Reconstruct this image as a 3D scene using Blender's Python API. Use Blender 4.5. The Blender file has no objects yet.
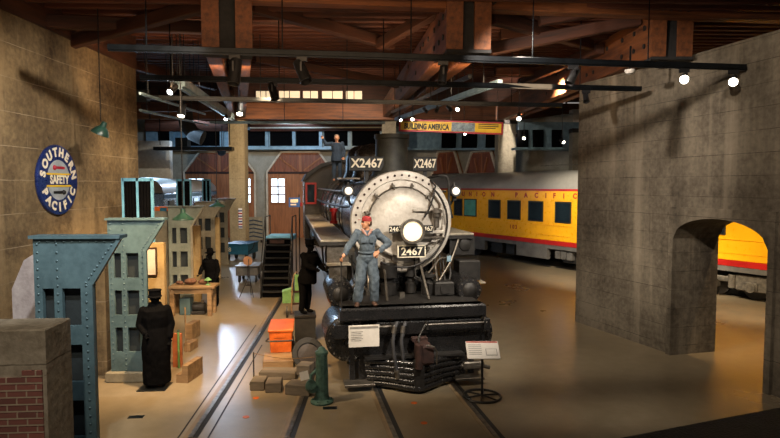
import bpy, bmesh, math, random
from mathutils import Vector, Matrix, noise
random.seed(7)
PI = math.pi
C = bpy.context.scene.collection
sc = bpy.context.scene
# ------------------------------------------------------------------ camera
H = 3.8; F = 580.0; PITCH = math.atan(34/F)
cam = bpy.data.objects.new('camera', bpy.data.cameras.new('camera')); C.objects.link(cam)
cam.location = (0, 0, H); cam.rotation_euler = (PI/2-PITCH, 0, 0)
cam.data.sensor_width = 36; cam.data.lens = 36*F/780; cam.data.clip_end = 300; cam.data.clip_start = .05
sc.camera = cam
def ray(u, v):
    a = (u-390)/F; b = -(v-219)/F
    return Vector((a, math.cos(PITCH)+b*math.sin(PITCH), -math.sin(PITCH)+b*math.cos(PITCH)))
def P(u, v, d):
    r = ray(u, v); return Vector((0, 0, H))+r*(d/r.y)
def G(u, v, z=0.0):
    r = ray(u, v); return Vector((0, 0, H))+r*((z-H)/r.z)
# ------------------------------------------------------------------ world, exposure, lights
w = bpy.data.worlds.new('world'); sc.world = w; w.use_nodes = True
w.node_tree.nodes['Background'].inputs[0].default_value = (.8, .72, .66, 1)
w.node_tree.nodes['Background'].inputs[1].default_value = .16
vs = sc.view_settings
vs.view_transform = 'Standard'; vs.look = 'None'; vs.gamma = 1; vs.use_curve_mapping = False
vs.exposure = 1.0
WARM = (1, .72, .42); WHITE = (1, .88, .72); COOL = (.45, .7, 1)
def spot(loc, aim, power, size=60, col=WARM, blend=.7, rad=.08):
    l = bpy.data.lights.new('spot_light', 'SPOT'); l.energy = power; l.color = col
    l.spot_size = math.radians(size); l.spot_blend = blend; l.shadow_soft_size = rad
    o = bpy.data.objects.new('spot_light', l); C.objects.link(o); o.location = loc
    o.rotation_euler = (Vector(aim)-Vector(loc)).to_track_quat('-Z', 'Y').to_euler(); return o
def area(loc, aim, power, sx, sy, col=WHITE):
    l = bpy.data.lights.new('area_light', 'AREA'); l.energy = power; l.color = col
    l.shape = 'RECTANGLE'; l.size = sx; l.size_y = sy
    o = bpy.data.objects.new('area_light', l); C.objects.link(o); o.location = loc
    o.rotation_euler = (Vector(aim)-Vector(loc)).to_track_quat('-Z', 'Y').to_euler(); return o
# museum down-lights over the hall, with added lamps that brighten single parts
spot((2.6, 6.5, 6.6), (.6, 11.5, 2.6), 1150, 50, (1, .91, .8))       # locomotive front
spot((-1.6, 6.8, 6.4), (-.4, 11, 2.2), 620, 38, (1, .85, .66))        # figure and left cylinder
spot((-3.2, 9.6, 5.9), (-4.6, 13.2, 0), 1500, 75, (1, .66, .34))     # warm floor left
spot((-3.0, 14.6, 6.3), (-4.3, 19.5, 0), 1300, 75, (1, .68, .38))
spot((-2.6, 4.6, 6.4), (-5.6, 9.2, 2.6), 700, 62, (.85, .88, .9))     # riveted portals
spot((-2.2, 8.4, 6.3), (-6.7, 11.4, 4.3), 520, 58, (1, .86, .7))     # round sign on left wall
spot((-3.4, 12.2, 6.2), (-6.6, 14.6, 3.0), 380, 60, (1, .76, .5))
spot((1.2, 9.0, 6.4), (5.6, 14.6, 4.4), 620, 66, (1, .86, .74))        # right wall
spot((3.0, 6.0, 6.6), (6.9, 9.8, 4.4), 420, 70, (1, .84, .68))
spot((2.4, 10.5, 6.6), (3.8, 12.6, 0), 430, 80, (1, .87, .7))         # floor right
spot((.4, 3.2, 7.0), (1.6, 8.4, 0), 330, 80, (1, .84, .66))
spot((5.0, 18.5, 7.2), (9.6, 22.8, 2.6), 3300, 75, (1, .88, .7))     # yellow car
spot((1.0, 22.5, 7.6), (5.4, 29.0, 2.6), 3600, 70, (1, .86, .66))
spot((8.0, 14.0, 6.6), (11.6, 18.6, 1.6), 1700, 70, (1, .8, .55))
spot((8.5, 12.4, 6.4), (9.4, 15.2, 0), 500, 80, (1, .66, .32))
spot((-2.0, 26, 7.6), (-5, 40, 3.6), 1500, 80, (1, .8, .6))           # far doors
spot((6.0, 27, 7.8), (6, 38, 6.0), 1500, 80, (1, .85, .7))
spot((-6.5, 24, 7.4), (-9.2, 33, 4.0), 500, 70, (1, .88, .7))         # post
spot((-11.2, 38.5, 6.0), (-5.0, 20, 0), 800, 50, (.62, .76, 1), .8, .22)   # added cool lamp for the sheen on the left floor
area((-11.5, 30, 5.6), (-9.8, 29, 2.5), 230, 1, 9, COOL)              # daylight from the far left doors
spot((-4.2, 17.6, 6.8), (-6.7, 22.6, 2.4), 520, 70, (1, .88, .7))    # far portals
spot((-4.0, 12.8, 6.4), (-6.2, 17.6, 2.2), 330, 60, (1, .88, .7))    # third portal
spot((-5.2, 28.0, 7.8), (-9.2, 35, 4.4), 800, 70, (1, .88, .7))     # tan post
spot((1.6, 19.5, 7.6), (2.6, 24, 6.3), 420, 60, WHITE)                # banner
spot((-1.0, 17.0, 7.4), (-1.9, 20, 4.8), 420, 50, WHITE)              # figure on the boiler
spot((-4.9, 16.0, 7.0), (-3.2, 22.3, 3.4), 700, 45, WHITE)            # cab front
spot((-2.6, 3.4, 6.2), (-4.0, 6.6, 1.2), 420, 70, (1, .88, .72))      # brick pier
spot((-4.6, 8.2, 6.0), (-3.0, 10.8, 0), 560, 80, (1, .74, .46))
spot((-6.0, 37.0, 8.0-.4), (-7.0, 41.5, 6.6), 260, 120, COOL)         # added cool lamps to brighten the ledge under the transoms
spot((1.5, 34.0, 8.0), (4.0, 37.5, 6.6), 260, 120, COOL)
spot((-12.0, 36.0, 7.4), (-13.5, 41, 6.6), 220, 120, COOL)
area((-1.0, 7.6, 5.6), (-1.0, 14, 7.6), 45, 5, 2, (1, .66, .38))  # added warm fill for the near beam ends
area((-4.0, 12.6, 5.95), (-4.6, 19, 8.6), 45, 4, .5, (1, .66, .38))
area((1.6, 12.8, 5.95), (1.2, 19, 8.6), 45, 4, .5, (1, .66, .38))
area((-3, 24, 6.4), (-3.4, 33, 8.6), 70, 7, .5, (1, .7, .42))       # added up-lights above the tracks, standing in for floor bounce on beams
# ------------------------------------------------------------------ mesh builder
class MB:
    def __init__(s, T=None): s.v = []; s.f = []; s.m = []; s.T = T or Matrix(); s.mi = 0
    def add(s, vs, fs):
        n = len(s.v); s.v += [s.T @ Vector(p) for p in vs]; s.f += [tuple(i+n for i in f) for f in fs]; s.m += [s.mi]*len(fs); return s
    def box(s, x0, x1, y0, y1, z0, z1, c=0):
        if c > 0 and min(abs(x1-x0), abs(y1-y0), abs(z1-z0)) > 2.2*c:
            vs = []
            for z, k in ((z0, c), (z0+c, 0), (z1-c, 0), (z1, c)):
                e = c-k if False else (k)
                for (x, sx) in ((x0, 1), (x1, -1)):
                    for (y, sy) in ((y0, 1), (y1, -1)): vs.append((x+sx*e*.999, y+sy*e*.999, z))
            fs = [(0, 2, 3, 1), (12, 13, 15, 14)]
            for k in range(3):
                a = 4*k
                for p, q in ((0, 1), (1, 3), (3, 2), (2, 0)): fs.append((a+p, a+q, a+q+4, a+p+4))
            return s.add(vs, fs)
        vs = [(x, y, z) for z in (z0, z1) for y in (y0, y1) for x in (x0, x1)]
        return s.add(vs, [(0, 2, 3, 1), (4, 5, 7, 6), (0, 1, 5, 4), (2, 6, 7, 3), (0, 4, 6, 2), (1, 3, 7, 5)])
    def cyl(s, p0, p1, r0, r1=None, n=16, caps=True):
        r1 = r0 if r1 is None else r1; p0 = Vector(p0); p1 = Vector(p1)
        q = (p1-p0).to_track_quat('Z', 'Y'); vs = []
        for p, r in ((p0, r0), (p1, r1)):
            for k in range(n):
                a = 2*PI*k/n; vs.append(p+q @ Vector((r*math.cos(a), r*math.sin(a), 0)))
        fs = [(k, (k+1) % n, n+(k+1) % n, n+k) for k in range(n)]
        if caps: fs += [tuple(range(n))[::-1], tuple(range(n, 2*n))]
        return s.add(vs, fs)
    def lathe(s, prof, p0=(0, 0, 0), ax=(0, 0, 1), n=32, arc=None, sx=1.0):
        # prof: [(r, h)] along axis
        q = Vector(ax).to_track_quat('Z', 'Y'); p0 = Vector(p0); vs = []; fs = []
        for r, h in prof:
            for k in range(n):
                a = 2*PI*k/n; vs.append(p0+q @ Vector((r*math.cos(a)*sx, r*math.sin(a), h)))
        for i in range(len(prof)-1):
            for k in range(n): fs.append((i*n+k, i*n+(k+1) % n, (i+1)*n+(k+1) % n, (i+1)*n+k))
        fs += [tuple(range(n))[::-1], tuple(range((len(prof)-1)*n, len(prof)*n))]
        return s.add(vs, fs)
    def tube(s, pts, r, n=8, caps=True):
        pts = [Vector(p) for p in pts]; rs = r if isinstance(r, (list, tuple)) else [r]*len(pts)
        vs = []; fs = []; up = None
        for i, p in enumerate(pts):
            t = (pts[min(i+1, len(pts)-1)]-pts[max(i-1, 0)]).normalized()
            if up is None: up = t.orthogonal().normalized()
            up = (up-t*up.dot(t)).normalized(); b = t.cross(up)
            for k in range(n):
                a = 2*PI*k/n; vs.append(p+(up*math.cos(a)+b*math.sin(a))*rs[i])
        for i in range(len(pts)-1):
            for k in range(n): fs.append((i*n+k, i*n+(k+1) % n, (i+1)*n+(k+1) % n, (i+1)*n+k))
        if caps: fs += [tuple(range(n))[::-1], tuple(range((len(pts)-1)*n, len(pts)*n))]
        return s.add(vs, fs)
    def prism(s, poly, y0, y1):   # poly in (x,z)
        n = len(poly); vs = [(x, y0, z) for x, z in poly]+[(x, y1, z) for x, z in poly]
        fs = [(k, (k+1) % n, n+(k+1) % n, n+k) for k in range(n)]+[tuple(range(n))[::-1], tuple(range(n, 2*n))]
        return s.add(vs, fs)
    def ball(s, c, r, n=12, sc_=(1, 1, 1)):
        prof = []; m = max(6, n//2+1); vs = []; fs = []; c = Vector(c)
        for i in range(1, m):
            t = PI*i/m
            for k in range(n):
                a = 2*PI*k/n; vs.append(c+Vector((r*sc_[0]*math.sin(t)*math.cos(a), r*sc_[1]*math.sin(t)*math.sin(a), -r*sc_[2]*math.cos(t))))
        for i in range(m-2):
            for k in range(n): fs.append((i*n+k, i*n+(k+1) % n, (i+1)*n+(k+1) % n, (i+1)*n+k))
        lo = len(vs); vs += [c-Vector((0, 0, r*sc_[2])), c+Vector((0, 0, r*sc_[2]))]
        for k in range(n): fs += [(lo, (k+1) % n, k), (lo+1, (m-2)*n+k, (m-2)*n+(k+1) % n)]
        return s.add(vs, fs)
    def build(s, name, mat, parent=None, smooth=35, bevel=0):
        me = bpy.data.meshes.new(name); me.from_pydata([tuple(p) for p in s.v], [], s.f)
        for m in (mat if isinstance(mat, (list, tuple)) else [mat]): me.materials.append(m)
        if any(s.m): me.polygons.foreach_set('material_index', s.m)
        bm = bmesh.new(); bm.from_mesh(me); bmesh.ops.recalc_face_normals(bm, faces=bm.faces); bm.to_mesh(me); bm.free()
        if smooth:
            me.shade_smooth(); me.set_sharp_from_angle(angle=math.radians(smooth))
        o = bpy.data.objects.new(name, me); C.objects.link(o)
        if parent: o.parent = parent
        if bevel:
            b = o.modifiers.new('bevel', 'BEVEL'); b.width = bevel; b.segments = 2; b.limit_method = 'ANGLE'
        return o
def thing(name, label, cat, loc=(0, 0, 0), rz=0, group=None):
    o = bpy.data.objects.new(name, None); C.objects.link(o); o.location = loc; o.rotation_euler = (0, 0, rz)
    o['label'] = label; o['category'] = cat
    if group: o['group'] = group
    return o
def tag(o, label, cat, group=None, loc=None, rz=None):
    o['label'] = label; o['category'] = cat
    if group: o['group'] = group
    if loc is not None: o.location = loc
    if rz is not None: o.rotation_euler = (0, 0, rz)
    return o
def struct(o, loc=None, rz=None, label=None):
    o['kind'] = 'structure'
    if loc is not None: o.location = loc
    if rz is not None: o.rotation_euler = (0, 0, rz)
    if label: o['label'] = label
    return o
def evaluated(o):
    s2 = bpy.data.scenes.new('workshop'); s2.collection.objects.link(o)
    s2.view_layers[0].update(); dg = s2.view_layers[0].depsgraph; me = bpy.data.meshes.new_from_object(o.evaluated_get(dg), depsgraph=dg)
    s2.collection.objects.unlink(o); bpy.data.scenes.remove(s2); return me
def text_mesh(txt, size, depth=.004, bold=0.0):
    cu = bpy.data.curves.new('text', 'FONT'); cu.body = txt; cu.size = size; cu.extrude = depth/2; cu.offset = bold
    cu.align_x = 'CENTER'; cu.align_y = 'CENTER'; cu.resolution_u = 3
    o = bpy.data.objects.new('text', cu); me = evaluated(o); bpy.data.objects.remove(o); bpy.data.curves.remove(cu); return me
def text(name, txt, size, mat, parent, M, bold=0.0, depth=.006):
    me = text_mesh(txt, size, depth, bold); me.transform(M); me.materials.clear(); me.materials.append(mat)
    o = bpy.data.objects.new(name, me); C.objects.link(o); o.parent = parent; return o
FRONT = Matrix.Rotation(PI/2, 4, 'X')       # text in XY -> faces -Y
# ------------------------------------------------------------------ materials
def newmat(name):
    m = bpy.data.materials.new(name); m.use_nodes = True; nt = m.node_tree
    return m, nt, nt.nodes['Principled BSDF']
def rgb(c): return (c[0], c[1], c[2], 1)
def hx(s):
    r = [int(s[i:i+2], 16)/255 for i in (0, 2, 4)]; return tuple(x/12.92 if x < .04 else ((x+.055)/1.055)**2.4 for x in r)
def ramp(nt, fac, stops):
    r = nt.nodes.new('ShaderNodeValToRGB'); nt.links.new(fac, r.inputs[0]); e = r.color_ramp.elements
    e[0].position = stops[0][0]; e[0].color = rgb(stops[0][1]); e[1].position = stops[-1][0]; e[1].color = rgb(stops[-1][1])
    for p, c in stops[1:-1]: q = e.new(p); q.color = rgb(c)
    return r.outputs[0]
def coords(nt, sc3=(1, 1, 1)):
    t = nt.nodes.new('ShaderNodeTexCoord'); mp = nt.nodes.new('ShaderNodeMapping'); nt.links.new(t.outputs['Object'], mp.inputs[0])
    mp.inputs['Scale'].default_value = sc3; return mp.outputs[0]
def nz(nt, vec, scale, det=4, rough=.55, dist=0):
    n = nt.nodes.new('ShaderNodeTexNoise'); nt.links.new(vec, n.inputs['Vector']); n.inputs['Scale'].default_value = scale
    n.inputs['Detail'].default_value = det; n.inputs['Roughness'].default_value = rough; n.inputs['Distortion'].default_value = dist; return n.outputs['Fac']
def mth(nt, op, a, b=None, c=None):
    n = nt.nodes.new('ShaderNodeMath'); n.operation = op
    for i, x in enumerate((a, b, c)):
        if x is None: continue
        if isinstance(x, (int, float)): n.inputs[i].default_value = x
        else: nt.links.new(x, n.inputs[i])
    return n.outputs[0]
def mix(nt, fac, a, b, mode='MIX'):
    n = nt.nodes.new('ShaderNodeMix'); n.data_type = 'RGBA'; n.blend_type = mode
    for i, x in ((0, fac), (6, a), (7, b)):
        if isinstance(x, (int, float)): n.inputs[i].default_value = x
        elif isinstance(x, tuple): n.inputs[i].default_value = rgb(x)
        else: nt.links.new(x, n.inputs[i])
    return n.outputs[2]
def bumpit(nt, b, h, st, dist=.02):
    n = nt.nodes.new('ShaderNodeBump'); n.inputs['Strength'].default_value = st; n.inputs['Distance'].default_value = dist
    nt.links.new(h, n.inputs['Height']); nt.links.new(n.outputs[0], b.inputs['Normal'])
def pm(name, c1, c2=None, scale=4, rough=.5, metal=0, bump=.15, st=(1, 1, 1), emis=0, spec=.5, rvar=.12):
    m, nt, b = newmat(name)
    c2 = c2 or tuple(x*.72 for x in c1)
    v = coords(nt, st); n = nz(nt, v, scale); n2 = nz(nt, v, scale*7, 3)
    f = mth(nt, 'ADD', mth(nt, 'MULTIPLY', n, .7), mth(nt, 'MULTIPLY', n2, .3))
    nt.links.new(ramp(nt, f, [(.35, c2), (.62, c1)]), b.inputs['Base Color'])
    b.inputs['Metallic'].default_value = metal; b.inputs['Specular IOR Level'].default_value = spec
    nt.links.new(mth(nt, 'MULTIPLY_ADD', n2, rvar*2, rough-rvar), b.inputs['Roughness'])
    if bump: bumpit(nt, b, n2, bump)
    if emis: b.inputs['Emission Color'].default_value = rgb(c1); b.inputs['Emission Strength'].default_value = emis
    return m
def wood(name, c1, c2, rough=.6, along='x', scale=3):
    st = {'x': (.25, 3, 3), 'y': (3, .25, 3), 'z': (3, 3, .25)}[along]
    return pm(name, c1, c2, scale, rough, 0, .3, st)
def glow(name, col, strength):
    m, nt, b = newmat(name); b.inputs['Base Color'].default_value = rgb(col)
    b.inputs['Emission Color'].default_value = rgb(col); b.inputs['Emission Strength'].default_value = strength
    n = nz(nt, coords(nt), 3); nt.links.new(mth(nt, 'MULTIPLY_ADD', n, strength*.3, strength*.85), b.inputs['Emission Strength']); return m
def concrete(name, c1, c2, seam, period=.82, seamw=.014, streak=.5, dark=(.03, .025, .02), rough=.85, vert=.35):
    m, nt, b = newmat(name); v = coords(nt)
    sep = nt.nodes.new('ShaderNodeSeparateXYZ'); nt.links.new(v, sep.inputs[0])
    n1 = nz(nt, v, .6, 6, .62); n2 = nz(nt, v, 9, 5, .6); st = nz(nt, coords(nt, (1.7, 1.7, .09)), 1, 6, .62)
    col = ramp(nt, mth(nt, 'ADD', mth(nt, 'MULTIPLY', n1, .65), mth(nt, 'MULTIPLY', n2, .35)), [(.38, c2), (.6, c1)])
    col = mix(nt, mth(nt, 'MULTIPLY', ramp(nt, st, [(.54, (0, 0, 0)), (.68, (1, 1, 1))]), streak), col, tuple(min(1, x*1.75) for x in c1))
    col = mix(nt, mth(nt, 'MULTIPLY', ramp(nt, st, [(.30, (1, 1, 1)), (.46, (0, 0, 0))]), streak*.8), col, tuple(x*.4 for x in c2))
    # board seams: horizontal lines with wobble, plus staggered verticals
    wob = mth(nt, 'MULTIPLY', nz(nt, v, 2.5, 4), .05)
    zz = mth(nt, 'ADD', mth(nt, 'DIVIDE', sep.outputs[2], period), wob); fr = mth(nt, 'FRACT', zz)
    line = mth(nt, 'LESS_THAN', mth(nt, 'ABSOLUTE', mth(nt, 'SUBTRACT', fr, .5)), seamw)
    row = mth(nt, 'FLOOR', mth(nt, 'ADD', zz, .5))
    xx = mth(nt, 'FRACT', mth(nt, 'ADD', mth(nt, 'DIVIDE', sep.outputs[0], period*2.6), mth(nt, 'MULTIPLY', row, .37)))
    vl = mth(nt, 'LESS_THAN', mth(nt, 'ABSOLUTE', mth(nt, 'SUBTRACT', xx, .5)), seamw*.4)
    ln = mth(nt, 'MAXIMUM', line, mth(nt, 'MULTIPLY', vl, vert))
    patch = ramp(nt, nz(nt, v, 1.7, 3), [(.42, (0, 0, 0)), (.6, (1, 1, 1))])
    col = mix(nt, mth(nt, 'MULTIPLY', ln, mth(nt, 'MULTIPLY_ADD', patch, .6, .25)), col, seam)
    pit = ramp(nt, nz(nt, v, 28, 2), [(.70, (0, 0, 0)), (.74, (1, 1, 1))]); col = mix(nt, mth(nt, 'MULTIPLY', pit, .6), col, dark)
    nt.links.new(col, b.inputs['Base Color']); b.inputs['Roughness'].default_value = rough; b.inputs['Specular IOR Level'].default_value = .25
    bumpit(nt, b, mth(nt, 'SUBTRACT', mth(nt, 'ADD', n2, mth(nt, 'MULTIPLY', n1, .8)), mth(nt, 'MULTIPLY', ln, .8)), .45, .03)
    return m
K = {}
K['wall_l'] = concrete('board_formed_concrete_brown', hx('7f6d50'), hx('46392a'), (.30, .24, .16), .6, .012, .35)
K['wall_r'] = concrete('board_formed_concrete_grey', hx('7d7464'), hx('4b443a'), hx('2f2a23'), .42, .014, .5, vert=.0)
K['pier'] = concrete('pale_concrete', hx('8c8170'), hx('5f5546'), hx('3b3226'), 1.3, .006, .3)
K['post'] = concrete('tan_concrete', hx('9d8a68'), hx('7c6c50'), hx('4d4028'), 1.2, .006, .3)
K['postg'] = concrete('grey_concrete', hx('8e8878'), hx('6c675a'), hx('4d4028'), 1.2, .006, .2)
K['plaster'] = pm('pale_plaster', hx('b3a9a6'), hx('8f8482'), 3, .9)
K['back'] = pm('back_wall_paint', hx('99968a'), hx('7d796c'), 1.2, .85)
# floor
m, nt, b = newmat('polished_concrete_floor'); v = coords(nt)
n1 = nz(nt, v, .35, 5, .6); n2 = nz(nt, v, 3.2, 6, .65); n3 = nz(nt, v, 40, 3)
f = mth(nt, 'ADD', mth(nt, 'ADD', mth(nt, 'MULTIPLY', n1, .5), mth(nt, 'MULTIPLY', n2, .38)), mth(nt, 'MULTIPLY', n3, .12))
nt.links.new(ramp(nt, f, [(.34, hx('6a5f4f')), (.5, hx('7a6d57')), (.66, hx('897c67'))]), b.inputs['Base Color'])
nt.links.new(mth(nt, 'MULTIPLY_ADD', n1, .22, .2), b.inputs['Roughness']); bumpit(nt, b, n1, .05, .02); K['floor'] = m
K['floor_warm'] = pm('floor_strip', hx('857257'), hx('6a5a44'), 2, .45, 0, .08)
# brick
def brick(name):
    m, nt, b = newmat(name); t = nt.nodes.new('ShaderNodeTexCoord'); s3 = nt.nodes.new('ShaderNodeSeparateXYZ'); nt.links.new(t.outputs['Object'], s3.inputs[0])
    cb = nt.nodes.new('ShaderNodeCombineXYZ'); nt.links.new(s3.outputs[0], cb.inputs[0]); nt.links.new(s3.outputs[2], cb.inputs[1])
    br = nt.nodes.new('ShaderNodeTexBrick'); nt.links.new(cb.outputs[0], br.inputs['Vector']); br.inputs['Scale'].default_value = 1
    br.inputs['Brick Width'].default_value = .2; br.inputs['Row Height'].default_value = .075; br.inputs['Mortar Size'].default_value = .008
    br.inputs['Color1'].default_value = rgb(hx('7a4238')); br.inputs['Color2'].default_value = rgb(hx('5e3029')); br.inputs['Mortar'].default_value = rgb(hx('94856f'))
    nn = nz(nt, t.outputs['Object'], 14, 4); col = mix(nt, mth(nt, 'MULTIPLY', nn, .6), br.outputs['Color'], hx('4b3a30'))
    nt.links.new(col, b.inputs['Base Color']); b.inputs['Roughness'].default_value = .9; bumpit(nt, b, mth(nt, 'SUBTRACT', nn, br.outputs['Fac']), .6, .01); return m
K['brick'] = brick('red_brick')
K['beam'] = wood('fir_timber', hx('7f4a25'), hx('482814'), .6)
K['beam_d'] = wood('dark_timber', hx('4e2a18'), hx('2a160c'), .7)
K['joist'] = wood('joist_timber', hx('5e301b'), hx('34190e'), .7)
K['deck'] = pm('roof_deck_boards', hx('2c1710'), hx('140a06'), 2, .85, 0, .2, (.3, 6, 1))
K['door'] = wood('door_planks', hx('a4683f'), hx('7a4a2c'), .55, 'z')
K['door_d'] = wood('door_planks_diagonal', hx('85492e'), hx('5c301e'), .55, 'z')
K['trimw'] = pm('pale_trim', hx('c9bfae'), hx('aaa08f'), 3, .7)
K['white'] = pm('white_paint', hx('d8d4ca'), hx('bdb8ae'), 5, .6)
K['pane'] = glow('daylit_pane', (.62, .82, 1), 1.6)
K['warm_pane'] = glow('lit_room_window', (1, .82, .55), .28)
K['tread_d'] = pm('dark_stair_tread', (.018, .017, .016), (.008, .008, .008), 8, .8)
K['black'] = pm('locomotive_black', (.012, .011, .011), (.006, .006, .006), 6, .28, 0, .12, spec=.7)
K['blackm'] = pm('worn_black_iron', (.03, .027, .024), (.012, .011, .01), 9, .5, .3, .35)
K['soot'] = pm('matte_black_cloth', (.003, .003, .0035), (.0018, .0018, .002), 9, .95, 0, .3, spec=.05)
K['jacket'] = pm('boiler_jacket', (.02, .021, .022), (.01, .01, .01), 3, .17, .25, .05, spec=.8)
K['silver'] = pm('silver_smokebox_paint', hx('c6c0b6'), hx('9f978b'), 2.2, .42, .3, .18)
K['steel'] = pm('worn_steel', hx('8d867c'), hx('5c564d'), 8, .35, .8)
K['tread'] = pm('tread_plate', hx('a69c8a'), hx('7c7465'), 12, .45, .4, .5)
K['rust'] = pm('rusty_iron', hx('402821'), hx('231714'), 10, .75, .2, .5)
K['red'] = pm('red_paint', hx('a81818'), hx('7c1010'), 5, .4)
K['yellow'] = pm('armour_yellow_paint', hx('f0ae14'), hx('e09c10'), .8, .3, 0, .02)
K['carred'] = pm('stripe_red_paint', hx('b3201a'), hx('951512'), 1, .35, 0, .02)
K['carroof'] = pm('car_roof_grey', hx('97948d'), hx('827f78'), .7, .42, .1, .04)
K['carskirt'] = pm('car_skirt_grey', hx('6c6964'), hx('4e4b47'), 2, .5, .1, .08)
K['glass'] = pm('dark_window_glass', (.012, .022, .03), (.006, .01, .014), 1.5, .07, 0, 0, spec=.9, rvar=.02)
K['curtain'] = pm('green_window_shade', hx('4f9d92'), hx('3d8076'), 3, .4)
K['portal'] = pm('blue_grey_steel_paint', hx('52696f'), hx('3e5258'), 2.2, .5, .15, .12)
K['portal_t'] = pm('grey_green_steel_paint', hx('81877c'), hx('656b60'), 2.2, .55, .15, .12)
K['portal_n'] = pm('tan_steel_paint', hx('8b8471'), hx('6d6656'), 2.2, .55, .1, .12)
K['recess'] = pm('recess_shade', hx('20282a'), hx('151b1d'), 3, .7)  # shade inside the portal recesses put into this dark colour
K['track'] = pm('track_metal', hx('1e2226'), hx('121517'), 6, .35, .6, .05)
K['bluem'] = pm('blue_grey_metal', hx('86a2b2'), hx('64808f'), 3, .45, .1, .08)
K['cyan'] = pm('cyan_paint_and_cool_light', hx('6fa9c6'), hx('5089a6'), 4, .45)
K['lampblk'] = pm('lamp_housing', (.015, .015, .016), (.008, .008, .008), 8, .35)
K['lens'] = glow('lamp_lens', (1, .9, .72), 14)
K['lens_c'] = glow('lamp_lens_cool', (.85, .93, 1), 14)
K['head'] = glow('headlight_lens', (1, .80, .5), .42)
K['green'] = pm('green_iron_paint', hx('4a6a5f'), hx('233b33'), 11, .6, .2, .5)
K['green_l'] = pm('pale_green_paint', hx('6f9a5f'), hx('527a48'), 6, .55)
K['green_d'] = pm('dark_green_enamel', hx('27483d'), hx('1a332b'), 6, .35)
K['orange'] = pm('orange_paint', hx('cf641c'), hx('a84812'), 5, .5)
K['oak'] = wood('warm_plank', hx('8f7350'), hx('644b30'), .6)
K['grey_tim'] = wood('weathered_timber', hx('6e6252'), hx('473f34'), .85)
K['denim'] = pm('denim', hx('5a6670'), hx('37434c'), 14, .9, 0, .5)
K['skin'] = pm('skin', hx('c08a68'), hx('a8724f'), 6, .55)
K['navy'] = pm('navy_cloth', hx('2b3a4c'), hx('1c2734'), 9, .9, 0, .4)
K['leather'] = pm('brown_leather', hx('4a3020'), hx('2e1d13'), 9, .6)
K['paper'] = pm('white_sign_board', hx('dcd6cc'), hx('cdc6bb'), 3, .5, 0, .02)
K['ink'] = pm('grey_print', hx('8d8880'), hx('77736c'), 9, .7, 0, 0)
K['inkred'] = pm('red_print', hx('b4564a'), hx('a04a40'), 9, .7, 0, 0)
K['blackp'] = pm('black_print', (.01, .01, .01), (.006, .006, .006), 9, .6, 0, 0)
K['cream'] = pm('cream_paint', hx('efe6cf'), hx('ddd2b8'), 5, .5, 0, .03)
K['signblue'] = pm('enamel_blue', hx('1d2f6b'), hx('16244f'), 4, .3, 0, .03)
K['signyel'] = pm('sign_yellow', hx('e8c02c'), hx('d6ac20'), 3, .5, 0, .03)
K['signred'] = pm('sign_red', hx('b0283c'), hx('96202f'), 3, .5, 0, .03)
K['teal'] = pm('teal_paint', hx('1f5f7c'), hx('174a62'), 5, .5)
K['cloth'] = pm('brown_sacking', hx('6d4a35'), hx('4c3222'), 12, .9, 0, .5)
K['bone'] = pm('cream_partition', hx('b39a6c'), hx('94794e'), 2, .8)
# ------------------------------------------------------------------ shell
struct(MB().box(-40, 40, -6, 62, -.3, 0).build('floor', K['floor'], smooth=0))
def along(name, p, q, z0, z1, th, mat, side=1):
    """wall with local x from p to q, front face at local y=0 and thickness th away (side*+y)"""
    p = Vector((p[0], p[1])); q = Vector((q[0], q[1])); L = (q-p).length
    o = MB().box(0, L, 0, th*side, z0, z1).build(name, mat, smooth=0)
    o.location = (p.x, p.y, 0); o.rotation_euler = (0, 0, math.atan2(q.y-p.y, q.x-p.x)); return struct(o)
LWx0, LWy0, LWx1, LWy1 = -6.75, -1.0, -6.66, 15.4
along('wall_left', (LWx0, LWy0), (LWx1, LWy1), 0, 6.82, .7, K['wall_l'])
along('trim_1', (LWx0+.02, LWy0), (LWx1+.02, LWy1), 6.82, 8.3, .7, K['beam_d'])
# right wall: first straight stretch then the stretch with the arched opening
A = (5.17, 16.0); B0 = (6.26, 12.98); B = (6.40, 12.80); Cc = (6.885, 10.45); D = (7.87, 6.6)
TH = 1.15
along('wall_right', B0, A, 0, 6.55, -TH, K['wall_r'])
p = Vector(D); q = Vector(B0); L = (q-p).length; dirv = (q-p).normalized()
sB = (Vector(B)-p).length; sC = (Vector(Cc)-p).length
# spandrel with the segmental arch
N = 14; poly = [(0, 0), (sC, 0), (sC, 2.66)]
for k in range(1, N):
    t = k/N; poly.append((sC+(sB-sC)*t, 2.66+.44*math.sin(PI*t)**.85))
poly += [(sB, 2.68), (sB, 0), (L, 0), (L, 6.55), (0, 6.55)]
mb = MB()
# build as columns of quads so the concave outline stays clean
def strip(mb, xs, zb, zt, y0, y1):
    for i in range(len(xs)-1):
        x0, x1 = xs[i], xs[i+1]; a0, a1 = zb[i], zb[i+1]
        mb.add([(x0, y0, a0), (x1, y0, a1), (x1, y0, zt), (x0, y0, zt), (x0, y1, a0), (x1, y1, a1), (x1, y1, zt), (x0, y1, zt)],
               [(0, 1, 2, 3), (5, 4, 7, 6), (0, 4, 5, 1), (3, 2, 6, 7)])
mb.box(0, sC, 0, -TH, 0, 6.55); mb.box(sB, L, 0, -TH, 0, 6.55)
xs = [sC+(sB-sC)*k/20 for k in range(21)]; zb = [2.62+.5*math.sqrt(max(0, 1-(2*k/20-1)**2)) for k in range(21)]
strip(mb, xs, zb, 6.55, 0, -TH)
o = mb.build('wall_right_arch', K['wall_r'], smooth=30); struct(o); o.location = (p.x, p.y, 0); o.rotation_euler = (0, 0, math.atan2(dirv.y, dirv.x))
RWrot = math.atan2(dirv.y, dirv.x)
mb = MB()                                               # raised surround round the arch
e = .07
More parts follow.
